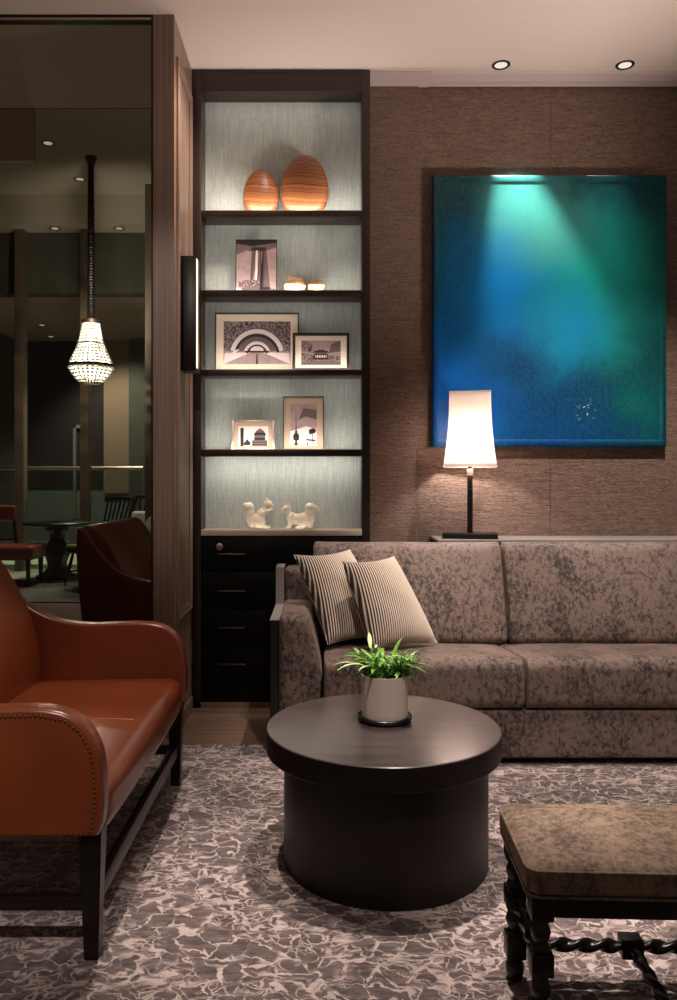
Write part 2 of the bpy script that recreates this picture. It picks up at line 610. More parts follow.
def obj(name, bm, mat, parent=None, smooth=40, local=False):
    """one mesh object; coordinates are world unless local, and are moved into the parent's frame"""
    if parent is not None and not local:
        root = parent
        while root.parent is not None:
            root = root.parent
        inv = root.matrix_basis.inverted()
        bmesh.ops.transform(bm, matrix=inv, verts=bm.verts)
    me = bpy.data.meshes.new(name)
    bm.to_mesh(me)
    bm.free()
    mats = mat if isinstance(mat, (list, tuple)) else [mat]
    for x in mats:
        me.materials.append(x)
    if smooth:
        me.shade_smooth()
        me.set_sharp_from_angle(angle=math.radians(smooth))
    o = bpy.data.objects.new(name, me)
    COL.objects.link(o)
    if parent is not None:
        o.parent = parent
    return o


def tag(o, label, cat, group=None, kind=None):
    o['label'] = label
    o['category'] = cat
    if group:
        o['group'] = group
    if kind:
        o['kind'] = kind
    return o


def thing(name, label, cat, loc=(0, 0, 0), rz=0.0, group=None):
    o = bpy.data.objects.new(name, None)
    o.empty_display_size = 0.1
    COL.objects.link(o)
    o.matrix_basis = Matrix.Translation(loc) @ Matrix.Rotation(rz, 4, 'Z')
    return tag(o, label, cat, group)


def struct(name, bm, mat, smooth=40, label=None):
    o = obj(name, bm, mat, None, smooth)
    o['kind'] = 'structure'
    if label:
        o['label'] = label
    return o


def solo(name, bm, mat, label, cat, group=None, smooth=40, base=None):
    """a thing that is a single mesh, origin at its base"""
    o = obj(name, bm, mat, None, smooth)
    me = o.data
    xs = [v.co for v in me.vertices]
    b = base or Vector(((min(v.x for v in xs) + max(v.x for v in xs)) / 2, (min(v.y for v in xs) + max(v.y for v in xs)) / 2, min(v.z for v in xs)))
    me.transform(Matrix.Translation(-Vector(b)))
    o.location = b
    return tag(o, label, cat, group)


def dup(root, loc, rz, label, group=None):
    r = root.copy()
    COL.objects.link(r)
    r.matrix_basis = Matrix.Translation(loc) @ Matrix.Rotation(rz, 4, 'Z')
    r['label'] = label
    if group:
        r['group'] = group

    def rec(src, dst):
        for ch in list(src.children):
            c = ch.copy()
            COL.objects.link(c)
            c.parent = dst
            rec(ch, c)
    rec(root, r)
    return r


# ------------------------------------------------------------------ the setting
CE = 3.45
XL = -0.705            # right face of the wood clad pier
GY = 3.75              # smoked glass plane
struct('floor', box(-6, 4, -2.5, 18, -0.1, 0), M['floor'], 0, label='taupe oak plank floor')
struct('ceiling', boxes((-4, 4, -2.5, 4.23, CE, CE + 0.2), (-4, XL, 4.23, 4.65, CE, CE + 0.2)), M['plaster'], 0)
# back wall: two papered widths with a hairline seam
SEAM = 1.286
struct('wall_back', box(0.20, SEAM - 0.0012, 4.395, 4.55, 0, CE + 0.1), M['wallpaper'], 0, label='brown woven wallpaper wall, panel left of the seam')
struct('wall_back_left', box(0.20, 0.54, 4.384, 4.40, 0, CE + 0.1), M['wallpaper'], 0, label='brown woven wallpaper strip beside the bookcase')
struct('wall_back_right', box(SEAM + 0.0012, 4.0, 4.395, 4.55, 0, CE + 0.1), M['wallpaper'], 0, label='brown woven wallpaper wall, panel right of the seam')
struct('wall_back_core', box(0.20, 4.0, 4.55, 4.65, 0, CE + 0.1), M['bulkhead'], 0)
# ceiling edge trim above the wall: flat band, then a coved band with a shadow gap
tb = boxes((0.262, 0.60, 4.23, 4.396, CE - 0.006, CE + 0.15))
struct('trim_1', tb, M['trim'], 0)
tb2 = prism([(4.23, CE), (4.25, CE - 0.006), (4.30, CE - 0.008), (4.302, CE + 0.004), (4.345, CE + 0.004), (4.347, CE - 0.010), (4.38, CE - 0.010), (4.38, CE + 0.15), (4.23, CE + 0.15)], 'x', 0.60, 4.0)
struct('trim_2', tb2, M['trim'], 0)
# wood pier beside the bookcase, with a recessed moulded panel on its side
ox = 0.10
pier = boxes((XL - ox, XL, 3.72, 4.21, 0, CE + 0.05))
struct('wall_left', pier, M['panelwood'], 0)


def picture_moulding(y0, y1, z0, z1, x, w, d):
    bm = BM()
    pts = [(y0, z0), (y1, z0), (y1, z1), (y0, z1)]
    prof = [(0, 0.0), (0, d * .6), (w * .3, d), (w * .65, d * .55), (w, d * .35), (w, 0.0)]
    rings = []
    for k, (y, z) in enumerate(pts):
        sy = 1 if k in (0, 3) else -1
        sz = 1 if k in (0, 1) else -1
        rings.append([bm.verts.new((x + dd, y + sy * o, z + sz * o)) for o, dd in prof])
    for k in range(4):
        A, B = rings[k], rings[(k + 1) % 4]
        for j in range(len(prof) - 1):
            bm.faces.new((A[j], B[j], B[j + 1], A[j + 1]))
    bmesh.ops.recalc_face_normals(bm, faces=bm.faces)
    return bm


struct('trim_3', picture_moulding(3.775, 4.175, 0.54, 3.28, XL, 0.045, 0.016), M['panelwood'], 30)
struct('baseboard_left', box(XL, XL + 0.012, 3.72, 4.195, 0, 0.07, 0.003), M['panelwood'], 30)
# smoked glass partition: head rail, sill rail, jamb and pane
struct('window_1', box(-4.0, XL - ox - 0.004, GY - 0.005, GY + 0.007, 0.08, 3.44), M['smokeglass'], 0, label='dark smoked glass partition pane')
wf = boxes((-4.0, XL - ox, GY - 0.03, GY + 0.03, 3.435, CE), (-4.0, XL - ox, GY - 0.03, GY + 0.03, 0, 0.08), (XL - ox - 0.010, XL - ox, GY - 0.03, GY + 0.03, 0.08, 3.435))
struct('trim_4', wf, M['blackmetal'], 0)
struct('trim_5', box(-4.0, XL - ox - 0.01, GY - 0.034, GY - 0.028, 3.424, 3.433), M['steel'], 0)

# carpet
rug = solo('area_rug', box(-3.4, 3.4, -1.6, 3.59, 0.0, 0.012, 0.004), M['carpet'], 'mauve grey patterned area rug under the round table and settee', 'rug')

# ------------------------------------------------------------------ bookcase
BX0, BX1, BF, BB = -0.702, 0.260, 4.21, 4.37
IX0, IX1 = at(201, 0, BF).x, at(362, 0, BF).x
zpx = lambda y: at(0, y, BF).z
bk = thing('bookcase', 'tall dark wood built-in bookcase with lit shelves and drawers below', 'bookcase', (-0.22, 4.28, 0))
obj('side_panel', box(BX0, IX0, BF, 4.395, 0, zpx(70), 0.002), M['darkwood'], bk)
obj('side_panel', box(IX1, BX1, BF, 4.395, 0, zpx(70), 0.002), M['darkwood'], bk)
hd = boxes((IX0, IX1, BF + 0.004, 4.395, zpx(88), zpx(70)), (IX0, IX1, BF + 0.001, BF + 0.02, zpx(72.5), zpx(70)), (IX0, IX1, BF, BF + 0.03, zpx(91), zpx(88)))
obj('header', hd, M['darkwood'], bk, 0)
obj('back_panel', box(IX0, IX1, BB, 4.395, zpx(536), zpx(88)), M['grasscloth'], bk, 0)
SH = [(210.2, 215.5), (290.0, 295.6), (369.4, 374.8), (449.4, 455.6)]
for a, b in SH:
    sp = obj('shelf', box(IX0, IX1, BF + 0.003, BB, zpx(b), zpx(a), 0.001), M['darkwood'], bk)
    lb = box(IX0 + 0.004, IX1 - 0.004, BF + 0.016, BF + 0.024, zpx(b) - 0.004, zpx(b))
    obj('under_rail', lb, M['bronze'], sp, 0)
    # slim strip light let into the front edge, shining up over the shelf
    obj('strip_light', box(IX0 + 0.01, IX1 - 0.01, BF + 0.008, BF + 0.016, zpx(a), zpx(a) + 0.0025), M['led_soft'], sp, 0)
bs = obj('base_shelf', box(IX0, IX1, BF - 0.002, BB, zpx(535.8), zpx(530), 0.002), M['stone'], bk)
obj('strip_light', box(IX0 + 0.01, IX1 - 0.01, BF + 0.010, BF + 0.018, zpx(530), zpx(530) + 0.0025), M['led_soft'], bs, 0)
for k, (a, b) in enumerate(((537, 571.3), (572.3, 608.8), (609.8, 645.8), (646.8, 682.5))):
    d = obj('drawer', box(IX0 + 0.002, IX1 - 0.002, BF + 0.004, 4.38, zpx(b), zpx(a), 0.003), M['drawer'], bk)
    hy = (554, 590.8, 627.4, 663.8)[k]
    x0, x1 = at(218, 0, BF).x, at(245.5, 0, BF).x
    hb = BM()
    join(hb, box(x0, x1, BF - 0.018, BF - 0.010, zpx(hy) - 0.004, zpx(hy) + 0.004, 0.002))
    join(hb, box(x0 + 0.01, x0 + 0.018, BF - 0.012, BF + 0.006, zpx(hy) - 0.003, zpx(hy) + 0.003))
    join(hb, box(x1 - 0.018, x1 - 0.01, BF - 0.012, BF + 0.006, zpx(hy) - 0.003, zpx(hy) + 0.003))
    obj('handle', hb, M['bronze'], d)
    if k == 0:
        lk = lathe([(0.0, -0.006), (0.017, -0.006), (0.019, -0.003), (0.019, 0.0), (0.016, 0.002), (0.012, 0.003), (0.0, 0.003)], 24, cap=False)
        bmesh.ops.transform(lk, matrix=Matrix.Translation((at(219.5, 0, BF).x, BF, zpx(546.7))) @ Matrix.Rotation(PI / 2, 4, 'X'), verts=lk.verts)
        join(lk, box(at(219.5, 0, BF).x - 0.0015, at(219.5, 0, BF).x + 0.0015, BF - 0.006, BF - 0.003, zpx(546.7) - 0.006, zpx(546.7) + 0.006), 0)
        obj('lock', lk, M['steel'], d)
obj('plinth', box(IX0, IX1, BF + 0.006, 4.38, 0.03, zpx(683.3), 0.002), M['drawer'], bk)
obj('kick_board', box(BX0 + 0.004, BX1, BF + 0.0, 4.38, 0.0, 0.03), M['bronze'] if False else M['panelwood'], bk, 0)

# wall sconce on the pier
sc_ = thing('wall_sconce', 'slim black box sconce with lit edge on the wood pier', 'wall light', (XL, 4.0, 1.765))
obj('housing', box(XL, XL + 0.078, 3.885, 4.00, 1.775, 2.348, 0.004), M['blackmetal'], sc_)
obj('light_strip', box(XL + 0.078, XL + 0.081, 3.89, 3.925, 1.79, 2.335), M['led'], sc_, 0)

# ------------------------------------------------------------------ shelf objects


ZT = zpx(210.2)


def egg(name, px0, px1, py0, py1, Y, dy, label):
    s = Y / F
    cx = (px0 + px1) / 2
    R = (px1 - px0) / 2 * s
    z0, z1 = ZT + 0.0006, at(0, py0, Y).z
    H = z1 - z0
    prof = []
    N = 28
    for k in range(N + 1):
        t = k / N
        a = t * PI
        zz = (1 - math.cos(a)) / 2
        rr = math.sin(a) ** 0.9 * (1.0 + 0.12 * math.cos(a))
        prof.append((rr, zz))
    mx = max(r for r, z in prof)
    # cut the blunt end flat so that the egg stands
    prof = [(r / mx * R, z) for r, z in prof if z >= 0.045]
    zmin = prof[0][1]
    prof = [(max(r, 0.0005), z0 + (z - zmin) / (1 - zmin) * H) for r, z in prof]
    bm = lathe(prof, 48, cap=True)
    X = at(cx, 0, Y).x
    for v in bm.verts:
        v.co = Vector((X + v.co.x, Y + v.co.y * dy / R, v.co.z))
    return solo(name, bm, M['egg'], label, 'ornament', 'banded wooden eggs on the top shelf')


ZS = [zpx(a) for a, b in SH]


def on(k):
    return {0: 210.2, 1: 290.0, 2: 369.4, 3: 449.4, 4: 530.0}[k]


egg('wooden_egg', 243, 279, 170, 210.2, BF + 0.095, 0.058, 'smaller banded wooden egg, left of the two on the top shelf')
egg('wooden_egg', 280.5, 328.5, 155, 210.2, BF + 0.095, 0.060, 'larger banded wooden egg, right of the two on the top shelf')


def facet(px0, px1, py0, Y, label, seed):
    rnd = random.Random(seed)
    s = Y / F
    R = (px1 - px0) / 2 * s
    H = at(0, py0, Y).z - ZS[1]
    bm = BM()
    X = at((px0 + px1) / 2, 0, Y).x
    pts = []
    for k in range(6):
        a = 2 * PI * k / 6 + 0.3
        pts.append((0.74 * R * math.cos(a), 0.74 * R * math.sin(a), 0))
        a += 0.35
        pts.append((R * math.cos(a), R * math.sin(a), H * rnd.uniform(0.30, 0.50)))
    pts.append((-0.52 * R, 0.0, H * 1.0))
    pts.append((0.05 * R, -0.45 * R, H * 0.74))
    pts.append((0.48 * R, 0.1 * R, H * 0.93))
    for p in pts:
        bm.verts.new((X + p[0], Y + p[1], ZS[1] + 0.0006 + p[2]))
    bmesh.ops.convex_hull(bm, input=bm.verts)
    return solo('faceted_ornament', bm, M['facet'], label, 'ornament', 'faceted ornaments on the second shelf', smooth=0)


facet(282.5, 307, 275.5, BF + 0.07, 'larger pale faceted wooden ornament, nearer the tower photo', 3)
facet(306.5, 326, 278.5, BF + 0.07, 'smaller pale faceted wooden ornament at the right end of its pair', 5)


# framed photographs ---------------------------------------------------------
def polyface(bm, pts, y, mi):
    vs = [bm.verts.new((u, y, v)) for u, v in pts]
    f = bm.faces.new(vs)
    f.material_index = mi
    return f


def arc_band(cx, cz, r0, r1, a0=0, a1=PI, n=24, sx=1.0):
    out = []
    for k in range(n + 1):
        a = a0 + (a1 - a0) * k / n
        out.append((cx + sx * r1 * math.cos(a), cz + r1 * math.sin(a)))
    for k in range(n, -1, -1):
        a = a0 + (a1 - a0) * k / n
        out.append((cx + sx * r0 * math.cos(a), cz + r0 * math.sin(a)))
    return out


def photo_frame(px0, px1, py0, shelf, Y, label, fw, mw, draw, frame_mat, mat_mat, lean=0.06):
    """upright frame leaning back a little on shelf number `shelf`"""
    s = Y / F
    W = (px1 - px0) * s
    zb = ZS[shelf]
    H = at(0, py0, Y + lean * 0.2).z - zb
    X = at((px0 + px1) / 2, 0, Y).x
    root = thing('photo_frame', label, 'picture frame', (X, Y, zb), 0, 'framed photographs in the bookcase')
    T = Matrix.Translation((0, 0, 0.0022)) @ Matrix.Rotation(-lean, 4, 'X')

    def put(name, bm, mat, parent, smooth=30):
        bmesh.ops.transform(bm, matrix=T, verts=bm.verts)
        return obj(name, bm, mat, parent, smooth, local=True)
    w = W / 2
    if fw > 0:
        fr = BM()
        for b in ((-w, -w + fw, 0, 0.016, 0, H), (w - fw, w, 0, 0.016, 0, H), (-w + fw, w - fw, 0, 0.016, 0, fw), (-w + fw, w - fw, 0, 0.016, H - fw, H)):
            join(fr, box(*b, 0.0015))
        put('frame', fr, frame_mat, root)
        put('backing', box(-w + fw, w - fw, 0.010, 0.015, fw, H - fw), M['black'], root, 0)
        mt = BM()
        polyface(mt, [(-w + fw, fw), (w - fw, fw), (w - fw, H - fw), (-w + fw, H - fw)], 0.0085, 0)
        join(mt, box(-w + fw + .0003, w - fw - .0003, 0.0087, 0.0099, fw + .0003, H - fw - .0003))
        put('mat_board', mt, mat_mat, root, 0)
        i0, i1, j0, j1 = -w + mw[0], w - mw[0], mw[1], H - mw[2]
        yy = 0.0079
    else:
        put('backing', box(-w, w, 0.002, 0.018, 0, H, 0.001), M['black'], root)
        i0, i1, j0, j1 = -w + 0.004, w - 0.004, 0.004, H - 0.004
        yy = 0.0014
    ph = BM()
    U = lambda u: i0 + (i1 - i0) * u
    V = lambda v: j0 + (j1 - j0) * v
    layer = [0]

    def add(pts, mi):
        cl = [(min(max(u, 0), 1), min(max(v, 0), 1)) for u, v in pts]
        polyface(ph, [(U(u), V(v)) for u, v in cl], yy - 0.00007 * layer[0], mi)
        layer[0] += 1
    draw(add)
    bmesh.ops.recalc_face_normals(ph, faces=ph.faces)
    for f in ph.faces:
        if f.normal.y > 0:
            f.normal_flip()
    put('photo_print', ph, [M['ph_sky'], M['ph_dark'], M['ph_light'], M['ph_mid'], M['ph_foliage']], root, 0)
    if fw > 0:
        gl = box(i0 - 0.001, i1 + 0.001, 0.0083, 0.0084, j0 - 0.001, j1 + 0.001)
        gl.free()
    return root


R_ = lambda a, b, c, d: [(a, b), (c, b), (c, d), (a, d)]


def d_tower(add):
    add(R_(0, 0, 1, 1), 0)
    add([(0, .72), (.25, .80), (.6, .76), (1, .86), (1, 1), (0, 1)], 3)
    add([(0, .93), (.4, .88), (1, .95), (1, 1), (0, 1)], 1)
    for (a, b, t, m) in ((.36, .46, .82, 3), (.46, .54, .85, 2), (.54, .62, .84, 3), (.62, .72, .83, 1)):
        add([(a - .04, .1), (b, .1), (b, t), (a + .04, t)], m)
    add([(.66, .1), (.84, .1), (.76, .80), (.68, .82)], 3)
    for k in range(5):
        x = .38 + k * .075
        add([(x, .12), (x + .014, .12), (x + .02, .80), (x + .008, .80)], 1)
    add([(.36, .80), (.76, .80), (.72, .86), (.40, .86)], 1)
    add([(.05, .10), (.60, .10), (.58, .22), (.45, .25), (.20, .24), (.06, .2)], 4)
    add([(.02, .0), (1, 0), (1, .07), (.5, .12), (.02, .08)], 3)
    add([(.0, .0), (.12, 0), (.14, .07), (0, .09)], 2)
    add([(.55, .02), (.8, .03), (.86, .10), (.6, .11)], 1)


def d_arch(add):
    add(R_(0, 0, 1, 1), 4)
    add([(.1, .48), (.30, .78), (.45, .86), (.62, .84), (.85, .60), (.9, .3), (.1, .3)], 3)
    add([(0, 0), (1, 0), (1, .30), (0, .30)], 0)
    add([(0, .0), (.42, .28), (.02, .26)], 2)
    add([(1, .0), (.58, .28), (.98, .26)], 2)
    add(arc_band(.5, .16, .56, .66, .25, PI - .25, 28, .62), 2)
    add(arc_band(.5, .14, .50, .56, .25, PI - .25, 28, .62), 1)
    add([(.40, .30), (.60, .30), (.58, .44), (.42, .44)], 2)
    add(arc_band(.5, .20, .26, .33, .2, PI - .2, 24, .62), 2)
    add(arc_band(.5, .20, .22, .26, .2, PI - .2, 24, .62), 1)
    add([(.485, .0), (.515, .0), (.507, .24), (.493, .24)], 1)
    add([(.30, .27), (.70, .27), (.68, .31), (.32, .31)], 1)
    add([(.13, .20), (.24, .34), (.19, .34), (.08, .22)], 2)


def d_pavilion(add):
    add(R_(0, 0, 1, 1), 0)
    add([(0, 0), (1, 0), (1, .34), (.7, .40), (.3, .40), (0, .5)], 4)
    add([(0, .60), (.25, .5), (.3, .85), (.1, 1), (0, 1)], 4)
    add([(.70, .5), (1, .55), (1, 1), (.75, .85)], 3)
    add([(.28, .50), (.72, .50), (.66, .58), (.34, .58)], 1)
    add([(.33, .40), (.67, .40), (.67, .46), (.33, .46)], 1)
    add([(.36, .30), (.64, .30), (.64, .40), (.36, .40)], 2)
    for k in range(5):
        add(R_(.37 + k * .06, .30, .39 + k * .06, .50), 1)
    add([(.30, .22), (.70, .22), (.67, .30), (.33, .30)], 1)
    add([(0, .0), (1, 0), (1, .12), (.5, .16), (0, .1)], 3)
    add(R_(.42, .58, .58, .62), 1)


def d_dome(add):
    add(R_(0, 0, 1, 1), 2)
    add(R_(.07, .0, .18, .92), 1)
    add([(.46, .0), (.98, .0), (.98, .30), (.46, .30)], 3)
    add(R_(.48, .05, .96, .1), 1)
    add(R_(.48, .18, .96, .22), 1)
    add([(.54, .30), (.90, .30), (.92, .42), (.52, .42)], 1)
    add([(.55, .42), (.89, .42), (.93, .58), (.86, .76), (.73, .90), (.60, .76), (.52, .58)], 3)
    add([(.52, .56), (.93, .56), (.90, .68), (.55, .68)], 1)
    for x, r in ((.22, .06), (.30, .1), (.37, .07), (.27, .04)):
        add([(x - r * .5, .04), (x + r * .5, .04), (x + r * .6, .04 + r * 2), (x, .06 + r * 3), (x - r * .6, .04 + r * 2)], 1)


def d_spire(add):
    add(R_(0, 0, 1, 1), 0)
    add([(0, 0), (1, 0), (1, .4), (.6, .46), (0, .34)], 2)
    add([(.3, .62), (.6, .7), (1, .62), (1, .86), (.5, .9)], 3)
    add([(.195, .30), (.24, .30), (.225, .62), (.215, .95), (.205, .62)], 1)
    add([(.16, .22), (.28, .22), (.26, .36), (.18, .36)], 1)
    add([(.12, .12), (.32, .12), (.34, .22), (.30, .29), (.14, .29), (.10, .22)], 1)
    add([(.17, .0), (.27, .0), (.26, .12), (.18, .12)], 1)
    add(R_(.10, .02, .34, .05), 1)
    add([(.72, .26), (.94, .30), (.99, .38), (.86, .42), (.70, .38)], 1)
    add([(.82, .02), (.85, .02), (.86, .30), (.83, .30)], 3)
    add([(.58, .12), (.96, .10), (.94, .14), (.6, .155)], 1)
    add([(.62, .0), (.68, .0), (.67, .06), (.63, .06)], 1)


YF = BF + 0.082
photo_frame(235.5, 277, 239.5, 1, YF, 'unframed dark photo block of a tall tower, beside the faceted ornaments', 0, None, d_tower, None, None, 0.02)
photo_frame(214.5, 299, 312.5, 2, YF + 0.028, 'largest photo frame, wide cream mat and a picture of concrete arches', 0.007, (0.048, 0.045, 0.048), d_arch, M['framedark'], M['stopwhite'])
photo_frame(292.5, 349.5, 333, 2, YF - 0.015, 'small landscape frame overlapping the arches photo, picture of a pavilion', 0.015, (0.048, 0.034, 0.042), d_pavilion, M['framedark'], M['stopwhite'])
photo_frame(231.5, 274.5, 420.5, 3, YF, 'small landscape frame with a domed building on the fourth shelf', 0.013, (0.036, 0.020, 0.033), d_dome, M['framesilver'], M['mattaupe'])
photo_frame(283, 324, 396.5, 3, YF, 'tall portrait frame with a slender spire on the fourth shelf', 0.004, (0.040, 0.024, 0.042), d_spire, M['framedark'], M['mattaupe'])


# squirrels ------------------------------------------------------------------
def squirrel(blobs, px, label):
    """one continuous body: overlapping ellipsoids fused by a voxel remesh. blobs in photo-scale units (u right, w depth, v up, radii)"""
    Y = BF + 0.075
    s = 0.0055
    bm = BM()
    for (u, w, v, ru, rw, rv, tilt) in blobs:
        sp = sphere((0, 0, 0), (ru * s, rw * s, rv * s), 14, 10)
        bmesh.ops.transform(sp, matrix=Matrix.Translation((u * s, w * s, v * s)) @ Matrix.Rotation(math.radians(tilt), 4, 'Y'), verts=sp.verts)
        join(bm, sp)
    o = obj('squirrel_figurine', bm, M['whiteceramic'], None, 0)
    md = o.modifiers.new('fuse', 'REMESH')
    md.mode = 'VOXEL'
    md.voxel_size = 0.0026
    ms = o.modifiers.new('soften', 'SMOOTH')
    ms.iterations = 3
    dg = bpy.context.evaluated_depsgraph_get()
    me = bpy.data.meshes.new_from_object(o.evaluated_get(dg))
    o.modifiers.clear()
    o.data = me
    me.shade_smooth()
    zmin = min(v.co.z for v in me.vertices)
    me.transform(Matrix.Translation((0, 0, -zmin)))
    if not me.materials:
        me.materials.append(M['whiteceramic'])
    o.location = (at(px, 0, Y).x, Y, zpx(530) + 0.0006)
    return tag(o, label, 'figurine', 'ceramic squirrels on the bottom shelf')


# seated squirrel, facing right (u measured from x=244)
sq1 = [(14, 0, 8, 7, 6.5, 8, 10), (17, 0, 14, 5, 5, 7, 18), (21, 0, 19, 3.4, 3.4, 4, 15), (23.8, 0, 24.6, 4.6, 3.8, 4.2, 0), (27.2, 0, 23.6, 2.6, 2.2, 2, 20),
       (22.6, -2, 29, 1.2, 1.0, 2.2, 0), (22.6, 2, 29, 1.2, 1.0, 2.2, 0),
       (23, -3.2, 17.5, 4.4, 1.6, 1.8, -25), (23, 3.2, 17.5, 4.4, 1.6, 1.8, -25), (27, 0, 19.5, 2.2, 2.6, 2, 0),
       (16, -5, 6, 6, 3, 5.5, 0), (16, 5, 6, 6, 3, 5.5, 0), (22, -4.5, 1.8, 5, 2.2, 1.7, 0), (22, 4.5, 1.8, 5, 2.2, 1.7, 0),
       (9, 0, 5, 4.5, 4, 4.5, 0), (6.8, 0, 10, 4.2, 4, 5, 0), (5.8, 0, 16, 4.4, 4.2, 5.2, 0), (5.0, 0, 21.5, 4.6, 4.2, 4.4, 0), (2.4, 0, 23.5, 3.2, 3, 2.4, 0)]
fat = lambda on_, q: tuple(k * 1.16 for k in q) if on_ else q
squirrel([(u - 15, w, v) + fat(u < 10, (a, b, c)) + (t,) for u, w, v, a, b, c, t in sq1], 259, 'cream squirrel figurine sitting upright with paws raised, left one of the pair')
# crouching squirrel, facing left (u measured from x=281)
sq2 = [(17, 0, 9.5, 9, 5.6, 6, -8), (22, 0, 9, 6.5, 6.2, 7.4, 0), (10, 0, 11, 5, 4.6, 6, 25), (7, 0, 16, 3.4, 3.2, 4.4, -15), (5.4, 0, 20.5, 4.2, 3.5, 3.6, 0), (2.2, 0, 19.4, 2.6, 2.1, 1.9, -15),
       (7, -2, 24, 1.2, 1, 2, 0), (7, 2, 24, 1.2, 1, 2, 0),
       (8.5, -3.2, 5, 2.2, 2, 5.5, 10), (8.5, 3.2, 5, 2.2, 2, 5.5, 10), (6.8, -3.3, 1.5, 3, 1.8, 1.5, 0), (6.8, 3.3, 1.5, 3, 1.8, 1.5, 0),
       (21, -5, 5, 5, 2.8, 5, 0), (21, 5, 5, 5, 2.8, 5, 0), (18, -5, 1.6, 4.6, 2.1, 1.6, 0), (18, 5, 1.6, 4.6, 2.1, 1.6, 0),
       (27, 0, 5, 4.5, 3.8, 4.5, 0), (28.6, 0, 10, 4.2, 3.8, 5, 0), (28.2, 0, 16, 4.4, 3.8, 5.4, 0), (28.8, 0, 21.4, 5, 3.8, 4, 0), (33, 0, 21.5, 3.4, 2.6, 2.2, 25), (36.4, 0, 19.6, 1.8, 1.5, 1.2, 30)]
squirrel([(u - 18, w, v) + fat(u > 26, (a, b, c)) + (t,) for u, w, v, a, b, c, t in sq2], 299.5, 'cream squirrel figurine on all fours with curled tail, right one of the pair')

# ------------------------------------------------------------------ painting
pc0, pc1 = at(433, 447, 4.335), at(667.5, 174, 4.335)
pw, phh = pc1.x - pc0.x, pc1.z - pc0.z
pcx, pcz = (pc0.x + pc1.x) / 2, (pc0.z + pc1.z) / 2
pt = thing('wall_painting', 'large glossy blue and teal abstract painting on the brown wall', 'painting', (pcx, 4.395, pc0.z))
MP = m_painting(0, phh / 2, pw, phh)
E = 0.042
cv = BM()
# raised rounded rim, shallow tray inside
prof = [(0.0, 4.394), (0.0, 4.352), (0.004, 4.341), (0.014, 4.335), (E - 0.012, 4.336), (E - 0.003, 4.340), (E, 4.346)]
rings = []
for o_, y in prof:
    rings.append([cv.verts.new(p) for p in ((pc0.x + o_, y, pc0.z + o_), (pc1.x - o_, y, pc0.z + o_), (pc1.x - o_, y, pc1.z - o_), (pc0.x + o_, y, pc1.z - o_))])
for A, B in zip(rings, rings[1:]):
    for k in range(4):
        cv.faces.new((A[k], A[(k + 1) % 4], B[(k + 1) % 4], B[k]))
bmesh.ops.recalc_face_normals(cv, faces=cv.faces)
obj('rim', cv, MP, pt, 35)
obj('canvas', box(pc0.x + E - 0.004, pc1.x - E + 0.004, 4.345, 4.394, pc0.z + E - 0.004, pc1.z - E + 0.004), MP, pt, 0)

# ------------------------------------------------------------------ console ledge and table lamp
CZ = 0.918
cl = thing('console_ledge', 'narrow grey console ledge behind the sofa under the painting', 'console', (1.9, 4.22, 0))
obj('ledge_top', box(0.605, 3.2, 4.065, 4.392, CZ - 0.018, CZ, 0.003), M['console'], cl)
obj('front_panel', box(0.625, 3.2, 4.085, 4.10, 0.0, CZ - 0.018), M['darkwood'], cl, 0)
obj('end_panel', box(0.625, 0.64, 4.10, 4.39, 0.0, CZ - 0.018), M['darkwood'], cl, 0)

LX, LY = at(470, 0, 4.2).x, 4.2
lp = thing('table_lamp', 'table lamp with flared square linen shade on the console ledge', 'lamp', (LX, LY, CZ))
obj('base', box(LX - 0.145, LX + 0.145, LY - 0.075, LY + 0.075, CZ, CZ + 0.030, 0.004), M['blackmetal'], lp)
obj('stem', boxes((LX - 0.0145, LX + 0.0145, LY - 0.0145, LY + 0.0145, CZ + 0.028, CZ + 0.335, 0.002)), M['blackmetal'], lp)
st = boxes((LX - 0.0152, LX + 0.0152, LY - 0.0152, LY + 0.0152, CZ + 0.215, CZ + 0.218), (LX - 0.0152, LX + 0.0152, LY - 0.0152, LY + 0.0152, CZ + 0.262, CZ + 0.265))
st.free()
for zc_ in (0.215, 0.262):
    obj('collar', box(LX - 0.0152, LX + 0.0152, LY - 0.0152, LY + 0.0152, CZ + zc_, CZ + zc_ + 0.003), M['bronze'], lp, 0)
obj('neck', box(LX - 0.017, LX + 0.017, LY - 0.017, LY + 0.017, CZ + 0.335, CZ + 0.372, 0.004), M['acrylic'], lp)
zs0, zs1 = at(0, 466.5, LY).z, at(0, 393.2, LY).z
sh = BM()
rings = []
N = 16
for k in range(N + 1):
    t = k / N
    hw = 0.1085 + (0.139 - 0.1085) * ((1 - t) ** 2.2)
    z = zs0 + (zs1 - zs0) * t
    rr = 0.006
    ring = []
    for (sx, sy) in ((1, 1), (-1, 1), (-1, -1), (1, -1)):
        for (a, b) in (((hw, hw - rr), (hw - rr, hw)) if sx * sy > 0 else ((hw - rr, hw), (hw, hw - rr))):
            ring.append(sh.verts.new((LX + sx * a, LY + sy * b * 0.9, z)))
    rings.append(ring)
for A, B in zip(rings, rings[1:]):
    n = len(A)
    for k in range(n):
        sh.faces.new((A[k], A[(k + 1) % n], B[(k + 1) % n], B[k]))
bmesh.ops.recalc_face_normals(sh, faces=sh.faces)
so = obj('lamp_shade', sh, M['shade'], lp, 30)
mo = so.modifiers.new('thick', 'SOLIDIFY')
mo.thickness = 0.0015
